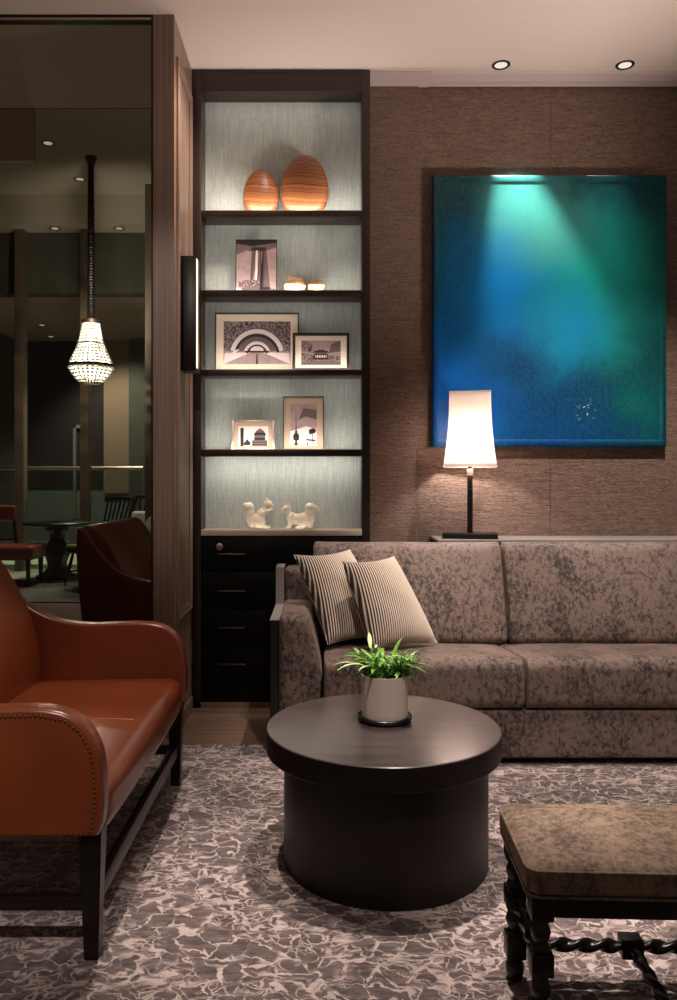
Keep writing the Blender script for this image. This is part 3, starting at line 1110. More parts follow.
for z, hw in ((zs0, 0.1395), (zs1, 0.109)):
    hb = 0.9 * hw
    tr = boxes((LX - hw, LX + hw, LY - hb - 0.001, LY - hb + 0.001, z - 0.003, z + 0.003), (LX - hw, LX + hw, LY + hb - 0.001, LY + hb + 0.001, z - 0.003, z + 0.003),
               (LX - hw - .001, LX - hw + .001, LY - hb, LY + hb, z - 0.003, z + 0.003), (LX + hw - .001, LX + hw + .001, LY - hb, LY + hb, z - 0.003, z + 0.003))
    obj('shade_trim', tr, M['shade'], so, 0)
bb = sphere((LX, LY, zs0 + 0.175), (0.026, 0.026, 0.036), 16, 10)
obj('bulb', bb, M['bulb'], lp)
obj('bulb_holder', lathe([(0.008, zs0 + 0.206), (0.016, zs0 + 0.21), (0.016, zs0 + 0.25), (0.008, zs0 + 0.255)], 16, LX, LY), M['blackmetal'], lp)
obj('socket', lathe([(0.012, CZ + 0.37), (0.012, zs0 + 0.03), (0.012, zs0 + 0.03)], 16, LX, LY), M['blackmetal'], lp)

lp.matrix_basis = Matrix.Translation((LX, LY, CZ)) @ Matrix.Rotation(-math.atan2(LX, LY), 4, 'Z')

# ------------------------------------------------------------------ sofa
sf = thing('sofa', 'long brown crushed velvet sofa below the painting', 'sofa', (0.9, 3.7, 0.012))
SX0, SX1 = -0.225, 2.03
V = M['velvet']


def mirror_x(bm):
    c = (SX0 + SX1)
    for v in bm.verts:
        v.co.x = c - v.co.x
    bmesh.ops.reverse_faces(bm, faces=bm.faces)
    return bm


def side_shell():
    poly = [(3.42, 0.03), (3.42, 0.612), (3.875, 0.612), (3.875, 0.793), (4.045, 0.793), (4.045, 0.03)]
    return prism(poly, 'x', -0.228, -0.190, 0.003, 1)


def arm_block():
    def df(P, h):
        z = (P.z + h.z) / (2 * h.z)
        P.x -= max(0, z - 0.45) ** 1.6 * 0.09 * (P.x + h.x) / (2 * h.x) * 2
        return P
    return rounded(-0.190, 0.005, 3.405, 3.90, 0.03, 0.638, 0.035, 6, 4, df)


def wing_block():
    return rounded(-0.190, 0.12, 3.885, 4.045, 0.25, 0.792, 0.028, 5, 4)


for flip in (False, True):
    fx = mirror_x if flip else (lambda b: b)
    obj('side_shell', fx(side_shell()), M['black'], sf, 30)
    cap = prism([(3.419, 0.6125), (3.874, 0.6125), (3.874, 0.794), (4.045, 0.794), (4.045, 0.797), (3.871, 0.797), (3.871, 0.6155), (3.419, 0.6155)], 'x', -0.229, -0.188)
    obj('edge_cap', fx(cap), M['greypaint'], sf, 0)
    obj('arm', fx(arm_block()), V, sf, 60)
    obj('wing', fx(wing_block()), V, sf, 60)


def bulge(k, front=0.0):
    def f(P, h):
        a = max(0, 1 - (P.x / h.x) ** 4) * max(0, 1 - (P.y / h.y) ** 2)
        if P.z > 0:
            P.z += k * a
        return P
    return f


def seat(x0, x1):
    def df(P, h):
        u = (P.y + h.y) / (2 * h.y)                       # 0 front .. 1 back
        P.z += -0.052 * u * (1 if P.z > 0 else 0)
        a = max(0, 1 - abs(P.x / h.x) ** 6)
        if P.z > 0:
            P.z += 0.014 * a * math.sin(PI * min(1, u * 1.05)) - 0.004 * (1 - a)
            P.z += 0.003 * mnoise.noise(Vector((P.x * 5 + x0, P.y * 7, 0)))
        return P
    return rounded(x0, x1, 3.30, 3.90, 0.250, 0.472, (0.010, 0.055, 0.050), 14, 5, df)


def backc(x0, x1, seed):
    def df(P, h):
        u = (P.z + h.z) / (2 * h.z)
        a = max(0, 1 - abs(P.x / h.x) ** 5)
        if P.y < 0:
            P.y -= 0.030 * a * math.sin(PI * min(1, max(0, u))) ** 0.7
            P.y += 0.006 * mnoise.noise(Vector((P.x * 4 + seed, P.z * 5, 1.3)))
        P.y += 0.165 * (u ** 1.1) - 0.165
        P.z += 0.004 * mnoise.noise(Vector((P.x * 5 + seed, 3.3, 0)))
        return P
    return rounded(x0, x1, 3.955, 4.055, 0.425, 0.912, (0.016, 0.04, 0.045), 14, 5, df)


for a, b in ((0.008, 0.862), (0.866, 1.797)):
    obj('seat_cushion', seat(a, b), V, sf, 60)
for a, b, s in ((-0.045, 0.910, 1.0), (0.915, 1.855, 5.0)):
    obj('back_cushion', backc(a, b, s), V, sf, 60)
obj('base', rounded(0.006, 1.80, 3.315, 4.0, 0.045, 0.246, 0.012, 6, 3), V, sf, 60)
obj('plinth', box(-0.18, 1.98, 3.38, 4.0, 0.012, 0.045), M['black'], sf, 0)


# cushions ------------------------------------------------------------------
def pillow(name, bl, br, tl, tr, label, thick=0.080):
    """square scatter cushion spanned by its four corners, soft dog-eared outline"""
    bl, br, tl, tr = (Vector(p) for p in (bl, br, tl, tr))
    ex = ((br - bl) + (tr - tl)).normalized()
    ez = ((tl - bl) + (tr - br)).normalized()
    ey = ez.cross(ex).normalized()
    ez = ex.cross(ey).normalized()
    org = (bl + br) / 2
    R = Matrix((ex, ey, ez)).transposed().to_4x4()
    MW = Matrix.Translation(org) @ R
    inv = MW.inverted()
    c = [inv @ p for p in (bl, br, tl, tr)]
    bm = BM()
    n = 26
    V0 = {}
    for side in (-1, 1):
        for i in range(n + 1):
            for j in range(n + 1):
                u, v = i / n, j / n
                if side > 0 and (i in (0, n) or j in (0, n)):
                    continue
                p = (c[0] * (1 - u) * (1 - v) + c[1] * u * (1 - v) + c[2] * (1 - u) * v + c[3] * u * v)
                # edges drawn inwards between the ears
                su, sv = 4 * u * (1 - u), 4 * v * (1 - v)
                mid = (c[0] + c[1] + c[2] + c[3]) / 4
                p = p + (mid - p) * (0.075 * (sv * (1 - su) + su * (1 - sv)))
                th = thick * (su ** 0.42) * (sv ** 0.42)
                wr = 0.006 * mnoise.noise(Vector((u * 4, v * 4, side * 3.0))) * su * sv
                p = p + Vector((0, side * (th + wr), 0))
                V0[(side, i, j)] = bm.verts.new(p)
    g = lambda s, i, j: V0.get((s, i, j)) or V0[(-1, i, j)]
    for side in (-1, 1):
        for i in range(n):
            for j in range(n):
                q = [g(side, i, j), g(side, i + 1, j), g(side, i + 1, j + 1), g(side, i, j + 1)]
                if side > 0:
                    q.reverse()
                bm.faces.new(q)
    o = obj(name, bm, M['pillow'], None, 60)
    o.matrix_basis = MW
    return tag(o, label, 'cushion', 'striped scatter cushions on the sofa')


pillow('scatter_cushion', (0.026, 3.560, 0.476), (0.36, 3.760, 0.470), (-0.135, 3.70, 0.876), (0.140, 3.870, 0.886), 'striped linen cushion leaning on the sofa arm, partly behind the other one')
pillow('scatter_cushion', (0.212, 3.430, 0.472), (0.540, 3.630, 0.470), (0.088, 3.570, 0.858), (0.345, 3.725, 0.866), 'striped linen cushion in front, overlapping the one at the sofa arm')

# ------------------------------------------------------------------ drum table
TX, TY = 0.196, 2.517
RZ = 0.012
dt = thing('drum_table', 'low round dark wood drum table with an overhanging lid', 'coffee table', (TX, TY, RZ))
obj('lid', lathe([(0.0, 0.362), (0.371, 0.362), (0.375, 0.366), (0.375, 0.430), (0.3745, 0.433), (0.372, 0.4355), (0.368, 0.436), (0.0, 0.436)], 128, TX, TY, cap=False), [M['table'], M['table_shaded']], dt, 25)
lid_ = [o for o in dt.children if o.name.startswith('lid')][0]
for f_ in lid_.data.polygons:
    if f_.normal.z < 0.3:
        f_.material_index = 1  # lid sides take the shaded copy of the stain
obj('drum', lathe([(0.0, RZ), (0.324, RZ), (0.326, RZ + 0.004), (0.326, 0.362), (0.0, 0.362)], 128, TX + 0.008, TY, cap=False), M['table_shaded'], dt, 25)

# plant ---------------------------------------------------------------------
PX, PY = 0.207, 2.575
tz = 0.436
pl = thing('potted_plant', 'small green leafy plant in a square metal pot on the drum table', 'plant', (PX, PY, tz))
obj('saucer', lathe([(0.0, tz), (0.080, tz), (0.088, tz + 0.006), (0.090, tz + 0.016), (0.087, tz + 0.018), (0.084, tz + 0.012), (0.0, tz + 0.010)], 48, PX, PY, cap=False), M['black'], pl)
obj('pot', lathe([(0.0, tz + 0.012), (0.072, tz + 0.012), (0.076, tz + 0.016), (0.079, tz + 0.150), (0.079, tz + 0.153), (0.075, tz + 0.153), (0.073, tz + 0.13)], 64, PX, PY, cap=False), M['potmetal'], pl, 40)
obj('soil', lathe([(0.0, tz + 0.10), (0.0675, tz + 0.10), (0.0675, tz + 0.132), (0.03, tz + 0.138), (0.0, tz + 0.138)], 32, PX, PY, cap=False), M['soil'], pl)


def leaf(bm, base, az, el, L, w, droop, mi):
    n = 9
    p = Vector(base)
    e = el
    pts = []
    for k in range(n + 1):
        pts.append((p.copy(), e))
        d = Vector((math.cos(az) * math.cos(e), math.sin(az) * math.cos(e), math.sin(e)))
        p = p + d * (L / n)
        e -= droop / n
    side = Vector((-math.sin(az), math.cos(az), 0))
    rows = []
    for k, (q, e) in enumerate(pts):
        t = k / n
        ww = w * (math.sin(PI * min(1, t * 0.94 + 0.06)) ** 0.75) * (1 - 0.25 * t)
        if k == n:
            ww = 0.0004
        nrm = Vector((-math.cos(az) * math.sin(e), -math.sin(az) * math.sin(e), math.cos(e)))
        rows.append([bm.verts.new(q + side * ww + nrm * ww * 0.35), bm.verts.new(q), bm.verts.new(q - side * ww + nrm * ww * 0.35)])
    for a, b in zip(rows, rows[1:]):
        for j in range(2):
            f = bm.faces.new((a[j], a[j + 1], b[j + 1], b[j]))
            f.material_index = mi


rnd = random.Random(11)
lf = BM()
stems = BM()
for k in range(34):
    a = rnd.uniform(0, 2 * PI)
    r = 0.060 * math.sqrt(rnd.random())
    b = Vector((PX + r * math.cos(a), PY + r * math.sin(a), tz + 0.132))
    lean_ = rnd.uniform(0.1, 0.55) * (0.4 + r / 0.056)
    az0 = a + rnd.uniform(-0.5, 0.5)
    Ls = rnd.uniform(0.03, 0.10)
    tip = b + Vector((math.cos(az0) * math.sin(lean_), math.sin(az0) * math.sin(lean_), math.cos(lean_))) * Ls
    join(stems, tube([b, b.lerp(tip, .5), tip], [0.0022, 0.002, 0.0014], 6))
    for q in range(6):
        p = b.lerp(tip, 0.25 + 0.75 * q / 5)
        az = az0 + q * 2.4 + rnd.uniform(-0.5, 0.5)
        leaf(lf, p, az, rnd.uniform(0.35, 1.15), rnd.uniform(0.035, 0.068), rnd.uniform(0.0050, 0.0085), rnd.uniform(0.5, 1.5), 1 if rnd.random() < 0.25 else 0)
for az, el, L_, w_, dr in ((PI - .1, .70, .150, .010, 1.2), (PI + .35, .85, .150, .010, 1.5), (PI - .5, 1.0, .13, .011, 1.2), (-.1, .80, .15, .009, 1.5), (.35, .95, .15, .010, 1.5), (-.5, .9, .13, .009, 1.7),
                           (PI + .9, .95, .13, .010, 1.4), (-.9, 1.1, .12, .010, 1.5), (.9, 1.35, .135, .009, .9), (PI - .2, 1.1, .14, .011, 1.6)):
    leaf(lf, (PX + 0.035 * math.cos(az), PY + 0.035 * math.sin(az), tz + 0.150), az, el, L_, w_, dr, 1 if az > 3 else 0)
obj('stems', stems, M['green'], pl, 60)
lo = obj('leaves', lf, [M['green'], M['palegreen']], pl, 60)

# ------------------------------------------------------------------ tan leather settee
AX = [(-0.560, 0.335), (-0.547, 0.36), (-0.542, 0.425), (-0.545, 0.50), (-0.556, 0.56), (-0.585, 0.612), (-0.63, 0.646), (-0.70, 0.660), (-0.82, 0.657), (-0.94, 0.652), (-1.06, 0.668), (-1.16, 0.712),
      (-1.24, 0.775), (-1.30, 0.850), (-1.345, 0.918), (-1.372, 0.958), (-1.402, 0.962), (-1.408, 0.80), (-1.385, 0.5), (-1.355, 0.335)]
se = thing('leather_settee', 'tan brown leather settee with nailhead arms in the left foreground on the rug', 'settee', (-0.95, 2.55, 0.012), 0, 'tan leather settees')
L = M['leather']
armpoly = smooth_poly(AX, 1)
A0, A1, B0, B1 = 1.93, 1.995, 3.105, 3.172
for k, (a, b) in enumerate(((A0, A1), (B0, B1))):
    ar = obj('arm', prism(armpoly, 'y', a, b, 0.018, 4), L, se, 50)
    # nailheads run just inside the edge of the outer face
    path = []
    for i in range(len(AX)):
        p0, p1, p2 = Vector(AX[i - 1]), Vector(AX[i]), Vector(AX[(i + 1) % len(AX)])
        t = (p2 - p0).normalized()
        nrm = Vector((-t.y, t.x))
        path.append(p1 + nrm * 0.020)
    nh = BM()
    pts = []
    chain = path[1:15]
    chain = [Vector((-0.572, 0.352))] + chain[1:]
    step, acc = 0.0125, 0.0
    for p, q in zip(chain, chain[1:]):
        d = (q - p).length
        while acc < d:
            pts.append(p + (q - p) * (acc / d))
            acc += step
        acc -= d
    x = -0.572
    while x > -1.34:
        pts.append(Vector((x, 0.347)))
        x -= step
    yy = a if k == 0 else b
    for p in pts:
        join(nh, sphere((p.x, yy, p.y), (0.0044, 0.003, 0.0044), 8, 6))
    obj('nailhead_trim', nh, M['brass'], ar, 60)


def settee_seat():
    def df(P, h):
        u = (P.x + h.x) / (2 * h.x)
        a = max(0, 1 - (P.y / h.y) ** 4)
        if P.z > 0:
            P.z += 0.012 * a * math.sin(PI * u) - 0.012 * (1 - u)
        if P.x > 0:
            P.x += 0.012 * a
        return P
    return rounded(-1.20, -0.556, A1 - 0.004, B0 + 0.004, 0.300, 0.440, (0.05, 0.01, 0.05), 14, 5, df)


so_ = obj('seat', settee_seat(), L, se, 60)
sm = [(x, 0.4425) for x in (-0.60,)]
seam = tube([(-1.08, 2.555, 0.4405), (-0.9, 2.555, 0.4455), (-0.75, 2.555, 0.4462), (-0.62, 2.555, 0.4420), (-0.575, 2.555, 0.432), (-0.553, 2.555, 0.405), (-0.5475, 2.555, 0.36)], 0.0022, 6)
obj('seam', seam, L, so_)
BK = [(-1.12, 0.40), (-1.112, 0.5), (-1.128, 0.6), (-1.158, 0.7), (-1.205, 0.80), (-1.265, 0.90), (-1.305, 0.950), (-1.345, 0.972), (-1.385, 0.960), (-1.395, 0.88), (-1.37, 0.6), (-1.34, 0.31), (-1.14, 0.31)]
obj('back', prism(smooth_poly(BK, 2), 'y', A1, B0, 0.012, 3), L, se, 50)


def taper_leg(x, y, w0, w1, z0, z1, dx=0, dy=0):
    bm = box(-.5, .5, -.5, .5, 0, 1)
    for v in bm.verts:
        t = v.co.z
        w = w1 + (w0 - w1) * min(1, t * 1.0)
        v.co = Vector((x + v.co.x * w + dx * (1 - t), y + v.co.y * w + dy * (1 - t), z0 + (z1 - z0) * t))
    bmesh.ops.bevel(bm, geom=list(bm.edges), offset=0.003, segments=2, affect='EDGES')
    return bm


for y in (1.985, 3.115):
    obj('leg', taper_leg(-0.583, y, 0.058, 0.036, RZ, 0.345), M['blackwood'], se)
    obj('leg', taper_leg(-1.30, y, 0.058, 0.036, RZ, 0.345, dx=-0.04), M['blackwood'], se)
obj('stretcher', box(-0.596, -0.570, 1.985, 3.115, 0.135, 0.185, 0.003), M['blackwood'], se)
for y in (1.985, 3.115):
    obj('stretcher', box(-1.31, -0.583, y - 0.013, y + 0.013, 0.135, 0.170, 0.003), M['blackwood'], se)
obj('stretcher', box(-1.33, -1.30, 1.985, 3.115, 0.135, 0.185, 0.003), M['blackwood'], se)

# ------------------------------------------------------------------ barley twist stool
stl = thing('footstool', 'antique stool with velvet top and barley twist stretchers', 'stool', (0.741, 1.757, RZ), math.radians(-2.2))


def df_stool(P, h):
    a = max(0, 1 - abs(P.x / h.x) ** 4) * max(0, 1 - abs(P.y / h.y) ** 3)
    if P.z > 0:
        P.z += 0.014 * a
    return P


cu = obj('cushion', rounded(-0.312, 0.312, -0.168, 0.168, 0.352, 0.416, (0.03, 0.03, 0.016), 12, 4, df_stool), M['stoolvelvet'], stl, 60, local=True)


def loop_tube(w, d, z, rc, r):
    path = []
    for (sx, sy, a0) in ((1, 1, 0), (-1, 1, PI / 2), (-1, -1, PI), (1, -1, 1.5 * PI)):
        for k in range(5):
            a = a0 + PI / 2 * k / 4
            path.append(Vector((sx * (w - rc) + rc * math.cos(a), sy * (d - rc) + rc * math.sin(a), z)))
    path.append(path[0].copy())
    path.append(path[1].copy())
    return tube(path, r, 8)


obj('piping', loop_tube(0.311, 0.167, 0.407, 0.03, 0.0035), M['stoolvelvet'], cu, 60, local=True)
obj('piping', loop_tube(0.310, 0.166, 0.354, 0.03, 0.0030), M['stoolvelvet'], cu, 60, local=True)
BW = M['blackwood']
LXs, LYs = 0.277, 0.1285


def stool_leg():
    bm = BM()
    h = 0.0235
    join(bm, box(-h, h, -h, h, 0.295, 0.352, 0.002))
    join(bm, lathe([(0.020, 0.296), (0.022, 0.291), (0.014, 0.285), (0.019, 0.276), (0.0215, 0.266), (0.018, 0.252), (0.0145, 0.244), (0.020, 0.236), (0.020, 0.224)][::-1], 20))
    join(bm, box(-h, h, -h, h, 0.178, 0.226, 0.003))
    join(bm, lathe([(0.020, 0.112), (0.020, 0.118), (0.0135, 0.124), (0.019, 0.134), (0.0225, 0.146), (0.019, 0.160), (0.0140, 0.168), (0.020, 0.176), (0.020, 0.181)], 20))
    join(bm, box(-h, h, -h, h, 0.058, 0.113, 0.003))
    join(bm, lathe([(0.013, 0.0), (0.017, 0.004), (0.021, 0.020), (0.0235, 0.032), (0.020, 0.044), (0.014, 0.050), (0.019, 0.055), (0.020, 0.060)], 20))
    return bm


for sx in (-1, 1):
    for sy in (-1, 1):
        b = stool_leg()
        bmesh.ops.translate(b, verts=b.verts, vec=(sx * LXs, sy * LYs, 0))
        obj('leg', b, BW, stl, 40, local=True)
h = 0.0235
for sy in (-1, 1):
    obj('apron', box(-LXs + h, LXs - h, sy * LYs - 0.015, sy * LYs + 0.015, 0.300, 0.350, 0.002), BW, stl, 40, local=True)
for sx in (-1, 1):
    obj('apron', box(sx * LXs - 0.015, sx * LXs + 0.015, -LYs + h, LYs - h, 0.300, 0.350, 0.002), BW, stl, 40, local=True)


def twist(p0, p1, R=0.0165, turns=18.0):
    p0, p1 = Vector(p0), Vector(p1)
    Ln = (p1 - p0).length
    n = max(24, int(Ln / 0.003))
    path = [p0.lerp(p1, k / n) for k in range(n + 1)]
    rad = []
    for k in range(n + 1):
        t = min(k, n - k) * Ln / n
        rad.append(R * (0.75 + 0.25 * min(1, t / 0.02)))

    def sect(th, i):
        phi = turns * Ln * (i / n) * 2 * PI * 0.5
        return 0.80 + 0.22 * math.cos(2 * (th - phi))
    return tube(path, rad, 20, sect)


for sx in (-1, 1):
    obj('stretcher', twist((sx * LXs, -LYs + h, 0.203), (sx * LXs, LYs - h, 0.203)), BW, stl, 60, local=True)
for sy in (-1, 1):
    b = twist((-LXs + h, sy * LYs, 0.086), (-0.026, sy * LYs, 0.086))
    join(b, twist((0.026, sy * LYs, 0.086), (LXs - h, sy * LYs, 0.086)))
    join(b, box(-0.026, 0.026, sy * LYs - 0.021, sy * LYs + 0.021, 0.064, 0.110, 0.003))
    obj('stretcher', b, BW, stl, 50, local=True)
obj('stretcher', twist((0, -LYs + 0.02, 0.086), (0, LYs - 0.02, 0.086)), BW, stl, 60, local=True)

# ------------------------------------------------------------------ downlights over the wall
for px, lab in ((501, 'recessed ceiling downlight left, above the left half of the painting'), (625, 'recessed ceiling downlight right, above the right edge of the painting')):
    Y = 4.17
    X = at(px, 0, Y).x
    d = thing('downlight', lab, 'ceiling light', (X, Y, CE), 0, 'recessed downlights above the painting')
    ring = lathe([(0.034, CE + 0.0), (0.034, CE - 0.003), (0.046, CE - 0.0045), (0.049, CE - 0.002), (0.049, CE + 0.0)], 32, X, Y, cap=False)
    obj('bezel', ring, M['blackmetal'], d)
    obj('lens', lathe([(0.0, CE - 0.0015), (0.034, CE - 0.0015), (0.034, CE - 0.0005), (0.0, CE - 0.0005)], 32, X, Y, cap=False), M['downlens'], d)

# ------------------------------------------------------------------ the lounge beyond the smoked glass
HZ = 5.01
struct('ceiling_beyond', boxes((-6, -0.80, 4.65, 10.3, HZ, HZ + 0.2)), M['highceil'], 0)
struct('wall_bulkhead', boxes((-6, -0.80, 4.651, 4.66, CE, HZ)), M['bulkhead'], 0)
struct('trim_6', boxes((-6, at(33, 0, 4.66).x, 4.662, 4.70, 3.14, 3.46)), M['highceil'], 0)
struct('trim_7', boxes((-6, -0.80, 10.3, 10.75, 4.627, HZ + 0.2)), M['highceil'], 0)
struct('wall_beyond', boxes((-6, -0.80, 10.66, 10.9, 3.80, 4.63)), M['olive'], 0)
struct('wall_right_beyond', box(-0.90, -0.80, 5.90, 18, 0, HZ + 0.2), M['olive'], 0)
struct('wall_left_beyond', box(-6.1, -6.0, 3.7, 18, 0, HZ + 0.2), M['olive'], 0)
struct('ceiling_far', box(-6, -0.9, 10.9, 16, 4.0, 4.2), M['highceil'], 0)
struct('wall_far', box(-6, -0.9, 15.4, 15.6, 1.05, 4.0), M['atriumdark'], 0)
struct('wall_far_low', box(-6, -0.9, 15.38, 15.6, 0, 1.05), M['atriumgrey'], 0)
struct('wall_far_panel', box(at(104, 0, 15.3).x, at(129, 0, 15.3).x, 15.28, 15.38, 1.0, at(0, 325, 15.3).z), M['beige'], 0)
struct('wall_far_pier', box(at(130, 0, 15.2).x, at(146, 0, 15.2).x, 15.1, 15.38, 0, 4.0), M['olive'], 0)
a, b = at(73, 0, 15.3).x, at(81, 0, 15.3).x
struct('door_1', boxes((a, a + 0.05, 15.3, 15.38, 0.5, at(0, 425, 15.3).z), (a, b, 15.3, 15.38, at(0, 428, 15.3).z, at(0, 425, 15.3).z)), M['atriumgrey'], 0)
for k, (p0, p1, Y) in enumerate(((14.5, 23.5, 10.5), (80, 88, 10.5), (145, 153.5, 9.9))):
    x0, x1 = at(p0, 0, Y).x, at(p1, 0, Y).x
    fb = box(x0, x1, Y, Y + 0.14, 0.0, 4.63 if k < 2 else 5.0)
    struct('trim_%d' % (8 + k), fb, M['fin'], 0)
struct('floor_border', box(-6, -0.9, 9.50, 10.9, 0, 0.02), M['tile_white'], 0)
solo('wool_rug', box(-6, -1.0, 7.86, 9.5, 0, 0.012), M['carpet_grey'], 'grey rug beyond the smoked glass, under the pedestal table', 'rug')
# balustrade
gb = thing('balustrade', 'glass balustrade with pale handrail beyond the smoked glass', 'railing', (-3.2, 10.78, 0))
xs = [-6.0, at(84, 0, 10.78).x, at(143, 0, 10.78).x]
for x0, x1 in zip(xs, xs[1:]):
    obj('glass_panel', box(x0 + 0.02, x1 - 0.02, 10.775, 10.787, 0.08, 1.39), M['railglass'], gb, 0)
obj('handrail', tube([(-6.0, 10.78, 1.41), (xs[-1], 10.78, 1.41)], 0.028, 10), M['steel'], gb)
obj('base_channel', box(-6, xs[-1], 10.76, 10.80, 0.02, 0.08), M['steel'], gb, 0)
solo('floor_light', box(-6, xs[-1], 11.2, 11.26, 0, 0.20), M['edgelight'], 'glowing pale strip along the floor behind the balustrade', 'light strip')
struct('baseboard_far', box(-6, -0.9, 11.27, 11.33, 0, 0.36), M['atriumgrey'], 0)

# chandelier
KX, KY = at(91, 0, 9.1).x, 9.1
ks = KY / F
kz = lambda y: at(0, y, KY).z
ch = thing('chandelier', 'crystal basket chandelier glowing beyond the smoked glass', 'chandelier', (KX, KY, kz(383)))
obj('canopy', lathe([(0.012, kz(170)), (0.03, kz(166)), (0.065, kz(159)), (0.07, HZ - 0.002), (0.0, HZ - 0.002)], 24, KX, KY, cap=False), M['blackmetal'], ch)
stem = BM()
z = kz(322)
n = 60
for k in range(n):
    z0 = kz(322) + (HZ - 0.03 - kz(322)) * k / n
    join(stem, sphere((KX, KY, z0 + 0.016), (0.036 + 0.012 * (1 - k / n) + 0.006 * (k % 2),) * 2 + (0.024,), 8, 6))
obj('chain_sleeve', stem, M['blackmetal'], ch)
profile = [(kz(322), 8.0), (kz(330), 9.0), (kz(340), 11), (kz(350), 14), (kz(358), 17.5), (kz(364), 20)]
low = [(kz(368), 20.5), (kz(374), 17.5), (kz(379), 13.5), (kz(383), 10)]


def interp(tab, z):
    for (z0, r0), (z1, r1) in zip(tab, tab[1:]):
        if z1 <= z <= z0:
            return r0 + (r1 - r0) * (z0 - z) / (z0 - z1)
    return tab[-1][1]


cb = BM()
cb2 = BM()
for k in range(26):
    a = 2 * PI * k / 26
    zz = profile[0][0]
    while zz > profile[-1][0]:
        r = interp(profile, zz) * ks
        join(cb, sphere((KX + r * math.cos(a), KY + r * math.sin(a), zz), (r * 0.105, r * 0.105, 0.017), 6, 4))
        zz -= 0.036
    zz = low[0][0]
    while zz > low[-1][0]:
        r = interp(low, zz) * ks
        join(cb2, sphere((KX + r * math.cos(a), KY + r * math.sin(a), zz), (r * 0.105, r * 0.105, 0.017), 6, 4))
        zz -= 0.036
obj('crystal_strands', cb, M['crystal'], ch)
obj('crystal_basket', cb2, M['crystal'], ch)
for y, r, h in ((322, 8.5, 0.02), (366, 20.6, 0.022), (344, 12.5, 0.008), (383, 10, 0.006)):
    obj('ring', lathe([(r * ks - 0.01, kz(y) - h), (r * ks + 0.006, kz(y) - h), (r * ks + 0.006, kz(y) + h), (r * ks - 0.01, kz(y) + h), (r * ks - 0.01, kz(y) - h)], 40, KX, KY, cap=False), M['bronze'], ch)
for k, (y, r) in enumerate(((338, 0.030), (352, 0.04), (360, 0.055), (373, 0.055))):
    obj('bulb', sphere((KX, KY, kz(y)), (r, r, 0.06), 14, 8), M['bulb_cool'], ch)

for px, py, Y, zc, lab in ((48, 143, 0, HZ, 'ceiling downlight beyond the glass, left of the chandelier and nearest'), (80, 179, 0, HZ, 'ceiling downlight beyond the glass, just left of the chandelier canopy'),
                           (55, 228.3, 0, 4.627, 'soffit downlight beyond the glass, left of the chandelier stem'), (119, 228.3, 0, 4.627, 'soffit downlight beyond the glass, right of the chandelier stem'),
                           (42, 325, 0, 4.0, 'far ceiling downlight seen above the dark wall, upper one'), (51, 336.5, 0, 4.0, 'far ceiling downlight seen above the dark wall, lower one')):
    Y = (zc - HC) * F / (VY - py)
    X = at(px, 0, Y).x
    d = thing('downlight', lab, 'ceiling light', (X, Y, zc), 0, 'small downlights in the lounge beyond')
    obj('bezel', lathe([(0.05, zc), (0.05, zc - 0.004), (0.075, zc - 0.006), (0.08, zc)], 20, X, Y, cap=False), M['bronze'], d)
    obj('lens', lathe([(0.0, zc - 0.003), (0.05, zc - 0.003), (0.05, zc - 0.001), (0.0, zc - 0.001)], 20, X, Y, cap=False), M['downlens'], d)

# pedestal table
QX, QY = at(57, 0, 9.75).x, 9.75
RB = 0.0
pdt = thing('pedestal_table', 'dark round pedestal table beyond the smoked glass', 'table', (QX, QY, 0.0205))
obj('table_top', lathe([(0.0, 0.675), (0.39, 0.675), (0.415, 0.69), (0.415, 0.712), (0.405, 0.72), (0.0, 0.72)], 48, QX, QY, cap=False), M['blackwood'], pdt)
obj('pedestal', lathe([(0.0, 0.0205), (0.27, 0.0205), (0.27, 0.05), (0.20, 0.08), (0.15, 0.12), (0.12, 0.17), (0.13, 0.24), (0.165, 0.32), (0.16, 0.40), (0.11, 0.47), (0.09, 0.52), (0.10, 0.58), (0.14, 0.62), (0.15, 0.675), (0.0, 0.675)], 8, QX, QY, cap=False), M['blackwood'], pdt, 20)

# orange side chair
OC = at(5, 0, 9.4)
oc = thing('side_chair', 'orange leather dining chair at the left of the pedestal table', 'chair', (-3.79, 9.2, 0.0125), 0)
obj('seat', rounded(-0.30, 0.46, -0.24, 0.26, 0.30, 0.47, 0.05, 6, 4), M['leather_orange'], oc, 60, local=True)
for x, y in ((-0.26, -0.2), (0.40, -0.2), (-0.26, 0.2), (0.40, 0.2), (0.08, -0.2)):
    if x == 0.08:
        continue
    obj('leg', taper_leg(x, y, 0.05, 0.03, 0, 0.33), M['blackwood'], oc, 30, local=True)
for pts_ in ([(-0.36, 0.2, 0.30), (-0.36, 0.2, 0.62), (-0.40, 0.2, 0.94)], [(0.11, 0.2, 0.42), (0.09, 0.2, 0.62), (0.06, 0.2, 0.94)]):
    obj('back_post', tube(pts_, 0.022, 8), M['blackwood'], oc, 40, local=True)
obj('back_pad', rounded(-0.40, 0.095, 0.165, 0.235, 0.74, 0.93, 0.03, 5, 3), M['leather_orange'], oc, 60, local=True)
obj('back_rail', box(-0.36, 0.09, 0.185, 0.215, 0.50, 0.53, 0.004), M['blackwood'], oc, 30, local=True)

# windsor chairs
wc = thing('windsor_chair', 'black spindle back chair with green seat beside the pedestal table', 'chair', (-2.66, 9.12, 0.018), math.radians(-42), 'black spindle chairs beyond the glass')


